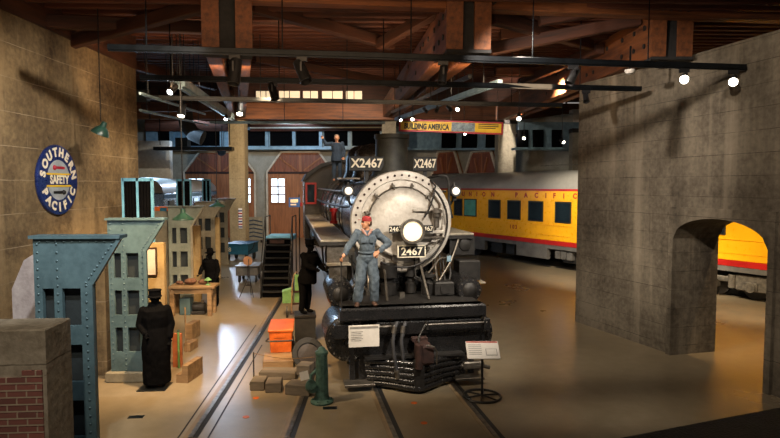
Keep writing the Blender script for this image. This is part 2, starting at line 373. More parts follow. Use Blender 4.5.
mb.box(sB, sB+.13, e, -.02, 0, 3.32); mb.box(sC-.13, sC, e, -.02, 0, 3.32)
strip(mb, xs, [z for z in zb], 3.32, e, -.02)
o = mb.build('trim_2', K['wall_r'], smooth=30); struct(o); o.location = (p.x, p.y, 0); o.rotation_euler = (0, 0, RWrot)
# back wall with door bays
BY = 42.0
P0 = P(330, 200, BY).x
along('wall_back', (-24, BY), (.7, BY), 0, 10.6, .5, K['back'])
along('wall_back_right', (.7, BY), (9.2, 29.4), 0, 7.4, .5, K['back'])
along('wall_back_corner', (9.2, 29.4), (24, 31), 0, 7.6, .5, K['white'])
along('wall_back_left', (-16.4, 37.0), (-14.0, 37.0), 0, 6.6, .5, K['white'])
along('wall_side_left', (-24, 8), (-24, 42), 0, 11, .5, K['back'])
along('wall_side_right', (24, 42), (24, -2), 0, 11, .5, K['back'])
# roof deck rises to the back
def roofz(y): return 7.35+(y-10)*.11
mb = MB(); mb.add([(-26, -6, roofz(-6)), (26, -6, roofz(-6)), (26, 34.4, roofz(34.4)), (-26, 34.4, roofz(34.4)),
                   (-26, -6, roofz(-6)+.3), (26, -6, roofz(-6)+.3), (26, 34.4, roofz(34.4)+.3), (-26, 34.4, roofz(34.4)+.3)],
                  [(0, 1, 2, 3), (4, 7, 6, 5), (0, 4, 5, 1), (2, 6, 7, 3), (1, 5, 6, 2), (3, 7, 4, 0)])
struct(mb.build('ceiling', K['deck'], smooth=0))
struct(MB().box(-26, 26, 34.4, 44, 10.6, 10.9).build('ceiling_back', K['deck'], smooth=0))
struct(MB().box(-14, 9.5, 35.4, 42, 8.05, 8.2).build('ceiling_lean', K['joist'], smooth=0))
# ------------------------------------------------------------------ timbers
def timber(name, p0, p1, w, h, mat, label=None, bolts=None, z_is='bottom'):
    p0 = Vector(p0); p1 = Vector(p1); L = (p1-p0).length
    o = MB().box(0, L, -w/2, w/2, 0, h, .02).build(name, mat, smooth=0)
    x = (p1-p0).normalized(); y = Vector((0, 0, 1)).cross(x).normalized(); z = x.cross(y)
    M = Matrix((x, y, z)).transposed().to_4x4(); M.translation = p0; o.matrix_world = M
    struct(o)
    if label: o['label'] = label
    for k, (s, zz) in enumerate(bolts or []):
        for sd in (-1, 1):
            b = MB().cyl((s, sd*w/2, zz), (s, sd*(w/2+.025), zz), .055, n=10).build('bolt', K['blackm'], o)
            b['kind'] = 'structure'
    return o
# joists
k = 0
y = 5.2
while y < 34:
    z = roofz(y)-.30; tl = .10
    timber('roof_joist', (-14 if y > 16 else -7.4, y-2*.0, z), (15, y+1.4, z+.15), .11, .28, K['joist'])
    y += .62 if y < 20 else 1.0; k += 1
# double beams: near end (u0,u1,vbottom,d) -> far post
posts = [(238, 118, 35.0, .92), (389, 120, 35.0, .84), (505.5, 123, 31.3, .94), (576.5, 131, 28.0, .52)]
def double_beam(u0, u1, vb, d, pu, pv, pd, hgt, gap, label):
    n0 = P(u0, vb, d); n1 = P(u1, vb, d); wtot = n1.x-n0.x; f = P(pu, pv, pd); w = (wtot-gap)/2
    c0 = (n0+n1)/2
    ax = Vector((f.x-c0.x, f.y-c0.y, 0)).normalized(); side = Vector((ax.y, -ax.x, 0))
    bl = [(s, zz) for s in (.35, .9, 1.6, 2.6) for zz in (hgt*.3, hgt*.7)]
    bl += [(s+random.uniform(-.1, .1), hgt*random.choice((.25, .5, .75))) for s in (3.6, 4.2, 5.3, 6.1, 7.4, 8.6, 10)]
    for sg in (-1, 1):
        off = side*sg*(gap+w)/2
        timber('double_roof_beam', c0+off, Vector((f.x, f.y, f.z))+off, w, hgt, K['beam'], label, bl)
    # spacer plate under the near end; dark filler imitates shade in the gap
    mb = MB().box(-wtot*.5, wtot*.5, -.05, .5, -.06, .0).box(-gap*.5, gap*.5, .05, .3, 0, hgt)
    o = mb.build('beam_bearing_plate', K['tread_d'], smooth=0); struct(o); o.location = c0; o.rotation_euler = (0, 0, math.atan2(ax.y, ax.x)-PI/2)
double_beam(203, 252, 49, 10.5, 238, 118, 35, 1.0, .28, 'paired timber roof beam running back to the tan concrete post')
double_beam(446, 491, 50, 11.0, 389, 118, 35, .95, .22, 'paired timber roof beam above the smokestack')
double_beam(651, 692, 57, 12.3, 505, 121, 31.3, .95, .24, 'paired timber roof beam reaching the grey concrete wall')
# header beam over the near beam ends
a0 = P(250, -18, 10.6); a1 = P(800, 18, 12.2)
hb = timber('header_beam', (a0.x, a0.y, 7.05), (a1.x, a1.y+.1, 7.17), .3, .62, K['beam'], 'long header timber crossing over the beam ends')
for cx in (468, 672):
    for j in range(5):
        pp = P(cx-18+j*9.5, 10, 11.6); s = (pp.x-a0.x)/math.cos(math.atan2(a1.y-a0.y, a1.x-a0.x))
        b = MB().cyl((s, -.15, .16), (s, -.21, .16), .07, n=10).build('bolt', K['blackm'], hb); b['kind'] = 'structure'
# inclined braces
for (u0, v0, d0, u1, v1, d1) in ((66, 50, 12.5, 205, 12, 11.2), (252, 12, 11.5, 392, 50, 14.5), (102, 62, 15, 215, 90, 22), (380, 50, 14, 452, 8, 12), (540, 26, 12.4, 648, 8, 12.4),
                                 (492, 55, 13, 640, 26, 12.8), (255, 62, 18, 398, 88, 20), (600, 54, 15, 520, 86, 22), (492, 24, 11.6, 590, 50, 15), (40, 28, 11.5, 202, 34, 12.5)):
    timber('inclined_brace', P(u0, v0, d0), P(u1, v1, d1), .2, .26, K['beam_d'])
for (u0, u1, v, d) in ((142, 212, 112, 22), (254, 392, 60, 22), (100, 260, 36, 16), (256, 450, 40, 17), (495, 640, 76, 20), (150, 360, 24, 13), (500, 652, 40, 14.5)):
    timber('cross_timber', P(u0, v, d), P(u1, v-1, d+.6), .22, .3, K['beam_d'])
# girder over the posts and the lit clerestory
g0 = P(120, 119, 34.6); g1 = P(596, 121, 33.4)
timber('girder', g0, g1, .5, 16*34.6/F, K['beam'], 'deep panelled girder over the far posts')
for u in range(150, 590, 26):
    q = P(u, 119, 34.25); MB_ = MB().box(-.05, .05, -.03, .03, 0, 1.0).build('girder_stud', K['beam_d'], smooth=0); struct(MB_); MB_.location = q
struct(MB().box(P(150, 90, 36).x, P(590, 90, 36).x, 36, 36.2, 8.9, 10.6).build('wall_clerestory', K['beam_d'], smooth=0))
for n, (u0, u1) in enumerate(((256, 276), (279, 300), (303, 318), (322, 343), (346, 362), (404, 417), (518, 526), (529, 536), (566, 572))):
    x0 = P(u0, 94, 35.9).x; x1 = P(u1, 94, 35.9).x; z0 = P(300, 100, 35.9).z; z1 = P(300, 91, 35.9).z
    o = MB().box(x0, x1, 35.92, 36.0, z0, z1).build('window_%d' % (n+1), K['warm_pane'], smooth=0); struct(o)
    f = MB().box(x0-.06, x0, 35.86, 36, z0-.05, z1+.05).box(x1, x1+.06, 35.86, 36, z0-.05, z1+.05).box(x0, x1, 35.86, 36, z0-.06, z0).box(x0, x1, 35.86, 36, z1, z1+.06).box((x0+x1)/2-.02, (x0+x1)/2+.02, 35.88, 35.99, z0, z1)
    f.build('window_frame', K['beam_d'], o, smooth=0)
# concrete posts
PL = ['tan concrete post standing left of the locomotive', 'grey concrete post rising behind the smokestack', 'wide pale concrete post behind the yellow car', 'narrow pale post beside the edge of the grey concrete wall']
for (u, v, d, wd), lab, km in zip(posts, PL, ('post', 'postg', 'postg', 'postg')):
    q = P(u, v, d); o = MB().box(-wd/2, wd/2, -wd/2, wd/2, 0, q.z, .05).build('concrete_post', K[km], smooth=0); struct(o, (q.x, q.y, 0)); o['label'] = lab
    o2 = MB().box(-wd*.55, wd*.55, -wd*.6, wd*.6, 0, .2).build('post_cap', K['blackm'], o, smooth=0); o2.location = (0, 0, q.z-.1)
def WR(u): return 43.04/(1+1.482*(u-390)/F)-.35
# transom windows above the doors, with blue piers and ledge
zl = P(300, 148, BY-.6).z; zt = P(300, 130, BY-.6).z
for n, (u0, u1) in enumerate(((158, 171), (186, 221), (232, 266), (270, 293), (294, 319.5), (324, 348), (352, 380), (442, 455), (462, 476), (486, 496), (517, 528), (533, 543), (552, 562))):
    dd = BY-.4 if u0 < 400 else 0
    if u0 > 400:
        d0, d1 = (WR(u0), WR(u1)) if u0 < 510 else (28.95, 29.05)
        tm = timber('window_%d' % (n+20), P(u0, 148, d0), P(u1, 148, d1), .12, 18*(d0+d1)/2/F, K['soot']); continue
    q0 = P(u0, 130, dd); q1 = P(u1, 148, dd-.0)
    o = struct(MB().box(q0.x, q1.x, dd, dd+.12, q1.z, q0.z).build('window_%d' % (n+20), K['soot'], smooth=0))
    MB().box(q1.x, q1.x+.22, dd-.25, dd+.2, q1.z-.05, q0.z+.1).box(q0.x, q1.x, dd-.05, dd+.02, q1.z, q1.z+.14).build('window_frame', K['bluem'], o, smooth=0)
a = P(143, 149, BY-.9); c = P(418, 149, BY-.9)
struct(MB().box(a.x, c.x, BY-1.2, BY, a.z-.05, a.z+.12).build('trim_3', K['bluem'], smooth=0))
struct(MB().box(a.x, c.x, BY-.35, BY, a.z+.12, a.z+1.6).build('trim_4', K['bluem'], smooth=0))
for u0, u1, d0, d1 in ((408, 516, WR(408), WR(516)), (516, 590, 29.1, 29.4)):
    q0 = P(u0, 150.5, d0); q1 = P(u1, 150.5, d1)
    timber('trim_ledge', q0-Vector((.2, .3, 0)), q1-Vector((.2, .3, 0)), .7, .12, K['bluem'])
    timber('trim_header', q0+Vector((.12, .1, .12)), q1+Vector((.12, .1, .12)), .1, 1.3, K['bluem'])
# ceiling services beyond: pipes and strip lines under the lean roof
for k in range(9):
    v = 120+k*1.4; q0 = P(250, v, 36+k*.6); q1 = P(386, v-.4, 36+k*.6)
    timber('lean_roof_purlin', q0, q1, .12, .1, K['joist'] if k % 3 else K['cream'])
    q0 = P(145, v, 36+k*.6); q1 = P(230, v, 36+k*.6); timber('lean_roof_purlin', q0, q1, .12, .1, K['joist'])
    q0 = P(515, v+6, 34-k*.3); q1 = P(590, v+8, 33-k*.3); timber('lean_roof_purlin', q0, q1, .12, .1, K['joist'] if k % 3 else K['cream'])
# doors
def roundhouse_door(n, cx, y, wd, hg, rz=0, panes=True, label=None):
    r = MB()
    h = wd/2; ch = wd*.22; cz = hg-1.45
    o8 = [(-h, 0), (h, 0), (h, cz), (h-ch, hg), (-h+ch, hg), (-h, cz)]
    root = r.prism(o8, -.05, .10).build('door_%d' % n, K['door'], smooth=0); struct(root, (cx, y, 0), rz)
    if label: root['label'] = label
    # pale trim round the opening
    t = MB(); pts = [(-h, 0), (-h, cz), (-h+ch, hg), (h-ch, hg), (h, cz), (h, 0)]
    for (x0, z0), (x1, z1) in zip(pts, pts[1:]): t.tube([(x0, -.12, z0), (x1, -.12, z1)], .09, 4)
    t.build('door_trim', K['trimw'], root, smooth=0)
    for sx in (-1, 1):
        lf = MB().box(sx*.06, sx*(h-.1), -.12, -.05, .1, cz-.1).build('door_leaf', K['door'], root, smooth=0)
        if panes:
            x0, x1 = sorted((sx*1.12, sx*(h-.32))); z0, z1 = 2.55, 4.25
            MB().box(x0, x1, -.15, -.13, z0, z1).build('pane', K['pane'], lf, smooth=0)
            f = MB().box(x0-.1, x0, -.2, -.12, z0-.1, z1+.1).box(x1, x1+.1, -.2, -.12, z0-.1, z1+.1).box(x0, x1, -.2, -.12, z0-.1, z0).box(x0, x1, -.2, -.12, z1, z1+.1)
            f.box((x0+x1)/2-.05, (x0+x1)/2+.05, -.19, -.13, z0, z1)
            for j in (1, 2): f.box(x0, x1, -.19, -.13, z0+(z1-z0)*j/3-.045, z0+(z1-z0)*j/3+.045)
            f.build('window_frame', K['door'], lf, smooth=0)
        up = MB(); T = up
        # upper triangular panel of diagonal boards
        a_, b_ = sx*.1, sx*(h-.12)
        for j in range(9):
            x0 = a_+(b_-a_)*j/9; x1 = a_+(b_-a_)*(j+.9)/9
            zt0 = hg-.15 if abs(x0) < h-ch else cz+(h-abs(x0))/ch*1.45-.1; zt1 = hg-.15 if abs(x1) < h-ch else cz+(h-abs(x1))/ch*1.45-.1
            zt0 = min(zt0, hg-.15); zt1 = min(zt1, hg-.15)
            T.prism([(x0, cz+.02), (x1, cz+.02), (x1, zt1), (x0, zt0)], -.09, -.05)
        up.build('transom_panel', K['door_d'], root, smooth=0)
        br = MB().tube([(sx*.25, -.13, cz+.1), (sx*(h-.9), -.13, hg-.4)], .07, 4); br.build('diagonal_brace', K['door'], root, smooth=0)
    MB().box(-h+.05, h-.05, -.17, -.05, cz-.12, cz+.03).build('rail', K['rust'], root, smooth=0)
    return root
dz = P(300, 152, BY).z
roundhouse_door(1, P(301, 200, BY).x, BY-.12, 66*BY/F, dz)
roundhouse_door(2, P(221, 200, BY).x, BY-.12, 70*BY/F, dz)
for n, u in ((3, 449), (4, 484)):
    # meets the angled right part of the back wall
    t_ = None
    for s in range(0, 1000):
        x = .7+8.5*s/1000; yy = BY-12.6*s/1000
        if abs(390+F*x/yy-u) < .3: t_ = (x, yy); break
    ang = math.atan2(-12.6, 8.5); nx, ny = math.sin(ang), -math.cos(ang)
    dz2 = H+(185-151.5)*t_[1]/F
    roundhouse_door(n, t_[0]+nx*.14, t_[1]+ny*.14, 2.9, dz2, ang, False)
# ------------------------------------------------------------------ rails
def rail(name, pts, label):
    mb = MB()
    for (a, b) in zip(pts, pts[1:]):
        a = Vector(a); b = Vector(b); t = (b-a).normalized(); s = Vector((t.y, -t.x, 0))
        for o0, o1, z, mi in ((-.035, .035, .012, 0), (.035, .115, .004, 1), (-.11, -.035, .004, 2)):
            mb.mi = mi; p = [a+s*o0, a+s*o1, b+s*o1, b+s*o0]
            mb.add([(q.x, q.y, z) for q in p]+[(q.x, q.y, -.05) for q in p], [(0, 1, 2, 3), (4, 7, 6, 5), (0, 4, 5, 1), (1, 5, 6, 2), (2, 6, 7, 3), (3, 7, 4, 0)])
    o = mb.build(name, [K['steel'], K['blackp'], K['floor_warm']], smooth=0); return struct(o, label=label)
YAW = math.radians(10)
def gv(u, v): q = G(u, v); return (q.x, q.y, 0)
O = G(411, 391); O = Vector((O.x+.07, O.y+.25, 0))
def L2W(x, y, z=0): return (O.x+x*math.cos(YAW)-y*math.sin(YAW), O.y+x*math.sin(YAW)+y*math.cos(YAW), z)
rail('rail', [L2W(-.75, -6), L2W(-.75, 26)], 'left rail under the steam locomotive')
rail('rail', [L2W(.75, -6), L2W(.75, 26)], 'right rail under the steam locomotive')
rail('rail', [gv(190, 438), gv(218, 396), gv(255, 340), gv(276, 306), gv(290, 280)], 'curving rail along the aisle left of the locomotive')
rail('rail', [gv(287, 438), gv(302.5, 396), gv(318, 350)], 'short rail running under the timber blocks')
# railway track under the yellow car is set up with the car
for (u0, v0, u1, v1) in ((178, 438, 256, 325), (208, 438, 262, 345)):
    a = G(u0, v0); b = G(u1, v1); t = (b-a).normalized(); s = Vector((t.y, -t.x, 0))*.012
    mb = MB(); p = [a-s, a+s, b+s, b-s]; mb.add([(q.x, q.y, .004) for q in p]+[(q.x, q.y, -.02) for q in p], [(0, 1, 2, 3), (4, 7, 6, 5), (0, 4, 5, 1), (1, 5, 6, 2), (2, 6, 7, 3), (3, 7, 4, 0)])
    struct(mb.build('trim_floor_seam', K['blackp'], smooth=0))
# dark ledge rail in the near right corner
a = P(604, 440, 3.0); b = P(790, 419, 3.5)
t = (b-a); o = MB().box(-.6, t.length+2.5, -.5, 0, -.12, 0, .01).build('trim_5', K['blackm'], smooth=0); M = Matrix.Rotation(math.atan2(t.y, t.x), 4, 'Z'); M.translation = a; o.matrix_world = M; struct(o)
# ------------------------------------------------------------------ concrete pier with brick, left corner
x1 = P(45, 329.5, 6.0); zt = x1.z
mb = MB().box(-1.9, 0, 0, .55, 0, zt, .015)
o = mb.build('pier', K['pier'], smooth=0); o.location = (x1.x, 6.0, 0); o.rotation_euler = (0, 0, math.radians(4)); struct(o); o['label'] = 'low concrete pier with patched brick face in the near left corner'
mb = MB()
for r in range(26):
    z = zt-.43-r*.075; j = [0, .0, .06, -.05][r % 4]; x0 = -.24 if r < 1 else (-.52 if r < 2 else -1.9)
    mb.box(x0, -.04, -.022+.003*(r % 2), .02, z-.069, z)
bo = mb.build('brick_facing', K['brick'], o, smooth=0)
# pale plaster stub and concrete return walls between the portals
q = P(24, 258, 8.4)
mb = MB().prism([(-.13, 0), (.28, 0), (.28, 2.85), (.06, 2.72), (-.13, 2.3)], 0, .3)
o = mb.build('pier', K['plaster'], smooth=0); o.location = (q.x, 8.3, 0); struct(o); o['label'] = 'pale plaster pier behind the nearest riveted portal'
for (u0, u1, v, d, th) in ((60, 104, 252, 11.4, .4),):
    a = P(u0, v, d); b = P(u1, v, d); o = MB().box(-1.6, b.x-a.x, 0, th, 0, 2.6).build('pier', K['wall_l'], smooth=0); o.location = (a.x, d, 0); struct(o); o['label'] = 'brown concrete return wall between the two nearest portals'
# ================================================================== STEAM LOCOMOTIVE
# local frame: x right (seen from the front), y back, z up; origin on the floor below the pilot beam
loco = thing('steam_locomotive', 'large black steam locomotive with silver smokebox front numbered 2467', 'locomotive', O, YAW)
SBZ = 3.04
def lo(name, mb, mat, parent=None, **k): return mb.build(name, mat, parent or loco, **k)
# smokebox, boiler, bands
lo('smokebox', MB().lathe([(1.0, 1.32), (1.055, 1.36), (1.055, 3.3), (1.0, 3.32)], (0, 0, SBZ), (0, 1, 0), 64), K['black'])
fr = MB().lathe([(.2, 1.26), (.86, 1.26), (.875, 1.22), (1.045, 1.22), (1.065, 1.25), (1.065, 1.36), (.2, 1.36)], (0, 0, SBZ), (0, 1, 0), 72)
ring = lo('smokebox_front', fr, K['silver'])
rv = MB()
for k in range(40):
    a = 2*PI*k/40; x, z = .965*math.cos(a), SBZ+.965*math.sin(a); rv.cyl((x, 1.23, z), (x, 1.19, z), .027, .02, 8)
lo('bolts', rv, K['rust'], ring)['kind'] = 'stuff'
door = lo('smokebox_door', MB().lathe([(.73, 1.27), (.73, 1.17), (.69, 1.14), (.66, 1.15), (.5, 1.115), (.25, 1.085), (.02, 1.08)], (0, 0, SBZ), (0, 1, 0), 64), K['silver'])
lo('door_ring', MB().tube([(.715*math.cos(2*PI*k/48), 1.155, SBZ+.715*math.sin(2*PI*k/48)) for k in range(49)], .02, 6, False), K['steel'], door)
for k in range(12):
    a = 2*PI*(k+.5)/12; ca, sa = math.cos(a), math.sin(a)
    lo('door_dog', MB().tube([(ca*.81, 1.2, SBZ+sa*.81), (ca*.76, 1.13, SBZ+sa*.76), (ca*.69, 1.12, SBZ+sa*.69)], .022, 6).cyl((ca*.765, 1.22, SBZ+sa*.765), (ca*.765, 1.09, SBZ+sa*.765), .032, n=8), K['steel'], door)
lo('hinge_strap', MB().box(.1, .84, 1.03, 1.08, SBZ-.24, SBZ-.17, .01).cyl((.86, 1.12, SBZ-.34), (.86, 1.12, SBZ-.08), .04), K['silver'], door)
lo('hinge_strap', MB().box(.2, .80, 1.03, 1.09, SBZ+.22, SBZ+.28, .01).cyl((.82, 1.12, SBZ+.12), (.82, 1.12, SBZ+.38), .04), K['silver'], door)
# pipework on the right of the door and the arc handrail
pts = [(.93*math.cos(a), 1.08, SBZ+.93*math.sin(a)) for a in [math.radians(t) for t in range(48, -122, -8)]]
lo('handrail', MB().tube(pts, .022, 8), K['blackm'])
lo('lamp_conduit', MB().tube([(.42, 1.0, SBZ+.10), (.48, .98, SBZ+.2), (.56, 1.0, SBZ+.36), (.62, 1.02, SBZ+.55), (.68, 1.1, SBZ+.74), (.6, 1.2, SBZ+.86)], .02, 8), K['blackm'])
lo('air_valve', MB().lathe([(.03, 0), (.06, .02), (.06, .2), (.09, .23), (.09, .30), (.13, .31), (.13, .36), (.04, .42)], (.68, 1.02, SBZ-.12), (0, 0, 1), 16), K['steel'])
lo('bracket', MB().box(.3, .86, 1.02, 1.08, SBZ-.34, SBZ-.3, .005), K['steel'])
# headlight
hl = lo('headlight', MB().lathe([(.1, 1.04), (.2, 1.0), (.235, .92), (.235, .72), (.20, .70), (.2, .74)], (.12, 0, SBZ-.16), (0, 1, 0), 36), K['steel'])
lo('lens', MB().lathe([(.02, .70), (.12, .715), (.198, .735), (.198, .75)], (.12, 0, SBZ-.16), (0, 1, 0), 32), K['head'], hl)
lo('headlight_rim', MB().lathe([(.2, .74), (.2, .69), (.25, .69), (.25, .76)], (.12, 0, SBZ-.16), (0, 1, 0), 36), K['steel'], hl)
for sx in (-1, 1):
    pl = lo('side_number_plate', MB().box(.12+sx*.33-.12, .12+sx*.33+.12, .86, .89, SBZ-.20, SBZ-.05), K['blackp'], hl)
    text('digits', '2467', .13, K['cream'], pl, Matrix.Translation((.12+sx*.32, .855, SBZ-.125)) @ FRONT)
# number plate
np_ = lo('number_plate', MB().box(-.13, .41, .9, .93, SBZ-.69, SBZ-.47), K['blackp'], hl)
np_f = MB().box(-.15, .43, .895, .925, SBZ-.475, SBZ-.455).box(-.15, .43, .895, .925, SBZ-.705, SBZ-.685).box(-.15, -.13, .895, .925, SBZ-.705, SBZ-.455).box(.41, .43, .895, .925, SBZ-.705, SBZ-.455)
lo('plate_frame', np_f, K['cream'], np_)
text('digits', '2467', .22, K['cream'], np_, Matrix.Translation((.14, .89, SBZ-.585)) @ FRONT, .004)
lo('plate_hanger', MB().box(-.06, -.02, .93, 1.24, SBZ-.6, SBZ-.56).box(.30, .34, .93, 1.24, SBZ-.6, SBZ-.56), K['blackm'], np_)
bo = lo('boiler', MB().lathe([(.95, 3.3), (1.0, 3.34), (1.0, 6.2), (1.12, 8.2), (1.14, 12.2), (.9, 12.25)], (0, 0, SBZ), (0, 1, 0), 64), K['jacket'])
for y, r in ((1.45, 1.05), (3.32, 1.06), (4.7, 1.012), (6.2, 1.015), (7.3, 1.085), (8.2, 1.13), (9.6, 1.14), (11, 1.15)):
    lo('boiler_band', MB().lathe([(r-.02, y-.04), (r+.008, y-.04), (r+.008, y+.04), (r-.02, y+.04)], (0, 0, SBZ), (0, 1, 0), 64), K['blackm'], bo)
rv = MB()
for yy in (1.55, 3.2):
    for k in range(48):
        a = 2*PI*k/48; rv.cyl((1.03*math.cos(a), yy, SBZ+1.03*math.sin(a)), (1.06*math.cos(a), yy, SBZ+1.06*math.sin(a)), .02, n=6)
lo('rivets', rv, K['blackm'], bo)['kind'] = 'stuff'
for sx in (-1, 1):   # side handrails with stanchions and pipes
    hr = lo('handrail', MB().tube([(sx*1.0, 1.5, SBZ+.62), (sx*1.02, 6, SBZ+.6), (sx*1.14, 8.2, SBZ+.62), (sx*1.16, 12, SBZ+.62)], .022, 8), K['steel'])
    for y in (1.8, 3.6, 5.4, 7.4, 9.4, 11.2): lo('stanchion', MB().cyl((sx*.84, y, SBZ+.5), (sx*1.05, y, SBZ+.62), .02, n=6), K['blackm'], hr)
    lo('side_pipe', MB().tube([(sx*.99, 1.9, SBZ+.3), (sx*1.06, 3.4, SBZ+.25), (sx*1.06, 6, SBZ+.2), (sx*1.2, 9, SBZ+.2), (sx*1.2, 12, SBZ+.2)], .035, 8), K['blackm'])
    lo('side_pipe', MB().tube([(sx*.70, 1.6, SBZ+.82), (sx*.72, 3.4, SBZ+.8), (sx*.6, 5, SBZ+.9), (sx*.7, 9, SBZ+.95)], .03, 8), K['blackm'])
# smokestack, domes, bell
st = lo('smokestack', MB().lathe([(.5, 4.0-.12), (.42, 4.12), (.37, 4.25), (.36, 4.82), (.39, 4.84), (.39, 4.93), (.30, 4.93), (.3, 4.6)], (.0, 2.45, 0), (0, 0, 1), 40), pm('sooty_grey_iron', hx('3a3a32'), hx('22221d'), 5, .6, .1, .2))
lo('sand_dome', MB().lathe([(.62, 3.9), (.54, 4.12), (.52, 4.5), (.47, 4.72), (.3, 4.88), (.05, 4.93)], (0, 5.4, 0), (0, 0, 1), 32), K['black'])
lo('steam_dome', MB().lathe([(.66, 3.95), (.56, 4.2), (.54, 4.6), (.46, 4.85), (.3, 4.98), (.05, 5.02)], (0, 7.4, 0), (0, 0, 1), 32), K['black'])
lo('steam_turret', MB().lathe([(.3, 4.0), (.26, 4.2), (.26, 4.5), (.1, 4.6)], (0, 10.6, 0), (0, 0, 1), 20), K['black'])
# number boards X2467 beside the stack
for cx, wv, rz in ((-.60, .74, 0), (.72, .52, -.2)):
    T = Matrix.Translation((cx, 2.2, 4.27)) @ Matrix.Rotation(rz, 4, 'Z')
    nb = MB(T).box(-wv/2, wv/2, -.05, .12, -.16, .16, .01).box(-.04, .04, .0, .12, -.4, -.16)
    b_ = lo('number_board', nb, K['blackp'])
    text('digits', 'X2467', .27, K['cream'], b_, T @ Matrix.Translation((0, -.055, 0)) @ FRONT @ Matrix.Diagonal((wv/.78, 1, 1, 1)), .006)
# class lamps with their brackets
for sx, zz in ((-1.10, 3.68), (1.16, 3.67)):
    cl = lo('class_lamp', MB().cyl((sx, 1.5, zz), (sx, 1.24, zz), .115, n=20).cyl((sx, 1.37, zz+.1), (sx, 1.37, zz+.18), .05, .02).box(sx-.04, sx+.04, 1.33, 1.42, zz-.2, zz-.1), K['blackm'])
    lo('lens', MB().lathe([(.08, 0), (.076, .02), (.05, .045), (.01, .055)], (sx, 1.24, zz), (0, -1, 0), 20), glow('class_lamp_lens', (1, .93, .8), .4), cl)
    lo('lamp_bracket', MB().tube([(sx, 1.4, zz-.15), (sx*.95, 1.45, zz-.28), (sx*.86, 1.5, zz-.3)], .025, 6), K['blackm'], cl)
lo('guard_rail', MB().tube([(.62, 1.5, 3.95), (.8, 1.3, 4.0), (.98, 1.3, 3.98), (1.02, 1.3, 3.86), (1.03, 1.3, 3.4), (1.1, 1.32, 3.1)], .03, 8), K['blackm'])
lo('guard_rail', MB().tube([(-.95, 1.5, 3.94), (-1.22, 1.4, 3.93)], .02, 8).box(-1.3, -.85, 1.42, 1.55, 3.92, 3.95), K['steel'])
# running boards with front drop steps
for sx in (-1, 1):
    zt = 2.66 if sx < 0 else 2.76
    x0, x1 = sorted((sx*1.02, sx*1.66))
    rb = lo('running_board', MB().box(x0, x1, 1.55, 12.0, zt-.05, zt, .01), K['tread'])
    lo('board_edge', MB().box(sx*1.64-.02, sx*1.64+.02, 1.6, 12.0, zt-.17, zt-.05).box(x0, x1, 1.55, 1.59, zt-.12, zt-.05), K['blackm'], rb)
    if sx < 0:
        xa, xb = -1.52, -1.06
        lo('step_riser', MB().box(xa, xb, 1.62, 1.68, zt-.5, zt-.05, .005), K['steel'], rb)
        lo('step_riser', MB().box(xa+.03, xb-.06, 1.45, 1.51, zt-.92, zt-.5, .005), K['steel'], rb)
        lo('step_tread', MB().box(xa-.02, xb+.02, 1.40, 1.68, zt-.53, zt-.49, .005), K['tread'], rb)
        lo('step_tread', MB().box(xa, xb, 1.2, 1.5, zt-.95, zt-.91, .005), K['tread'], rb)
    else:
        lo('step_box', MB().box(1.14, 1.70, 1.62, 2.2, zt-.5, zt-.06, .02).lathe([(.14, 0), (.13, .03), (.1, .04)], (1.48, 1.62, zt-.26), (0, -1, 0), 18), K['blackm'], rb)
        lo('step_box', MB().box(1.28, 1.74, 1.35, 1.8, zt-1.02, zt-.58, .02), K['steel'] if 0 else K['blackm'], rb)
        lo('step_tread', MB().box(1.2, 1.82, 1.2, 1.8, zt-1.06, zt-1.02, .005), K['tread'], rb)
    for y in (3, 5, 7, 9, 11): lo('board_bracket', MB().tube([(sx*1.6, y, zt-.1), (sx*1.0, y, zt-.5)], .03, 6), K['blackm'], rb)
# cab
cab = MB().prism([(-1.68, 1.7), (-1.68, 3.95), (-1.52, 4.2), (-1.0, 4.55), (-.4, 4.68), (.4, 4.68), (1.0, 4.55), (1.52, 4.2), (1.68, 3.95), (1.68, 1.7)], 12.0, 14.6)
cb = lo('cab', cab, K['black'])
lo('cab_roof', MB().prism([(-1.76, 3.95), (-1.60, 4.25), (-1.05, 4.62), (-.4, 4.77), (.4, 4.77), (1.05, 4.62), (1.60, 4.25), (1.76, 3.95), (1.69, 3.97), (1.4, 4.2), (1, 4.5), (.4, 4.66), (-.4, 4.66), (-1, 4.5), (-1.4, 4.2), (-1.69, 3.97)], 11.7, 14.9), K['blackm'], cb)
for sx in (-1, 1):
    fm = MB(); x0, x1, z0, z1 = sx*1.44-.14, sx*1.44+.14, 3.14, 3.82
    fm.box(x0-.07, x0, 11.90, 12.0, z0-.07, z1+.07).box(x1, x1+.07, 11.9, 12, z0-.07, z1+.07).box(x0, x1, 11.9, 12, z0-.07, z0).box(x0, x1, 11.9, 12, z1, z1+.07)
    wf = lo('cab_window', fm, K['red'], cb); wf['label'] = 'red framed cab window'
    g_ = MB().box(x0, x1, 11.96, 11.985, z0, z1).build('pane', K['glass'], cb)
    sw = MB()
    for y0 in (12.3, 13.4): sw.box(sx*1.68-.02, sx*1.68+.02, y0, y0+.9, 3.0, 3.75)
    lo('side_window', sw, K['glass'], cb)
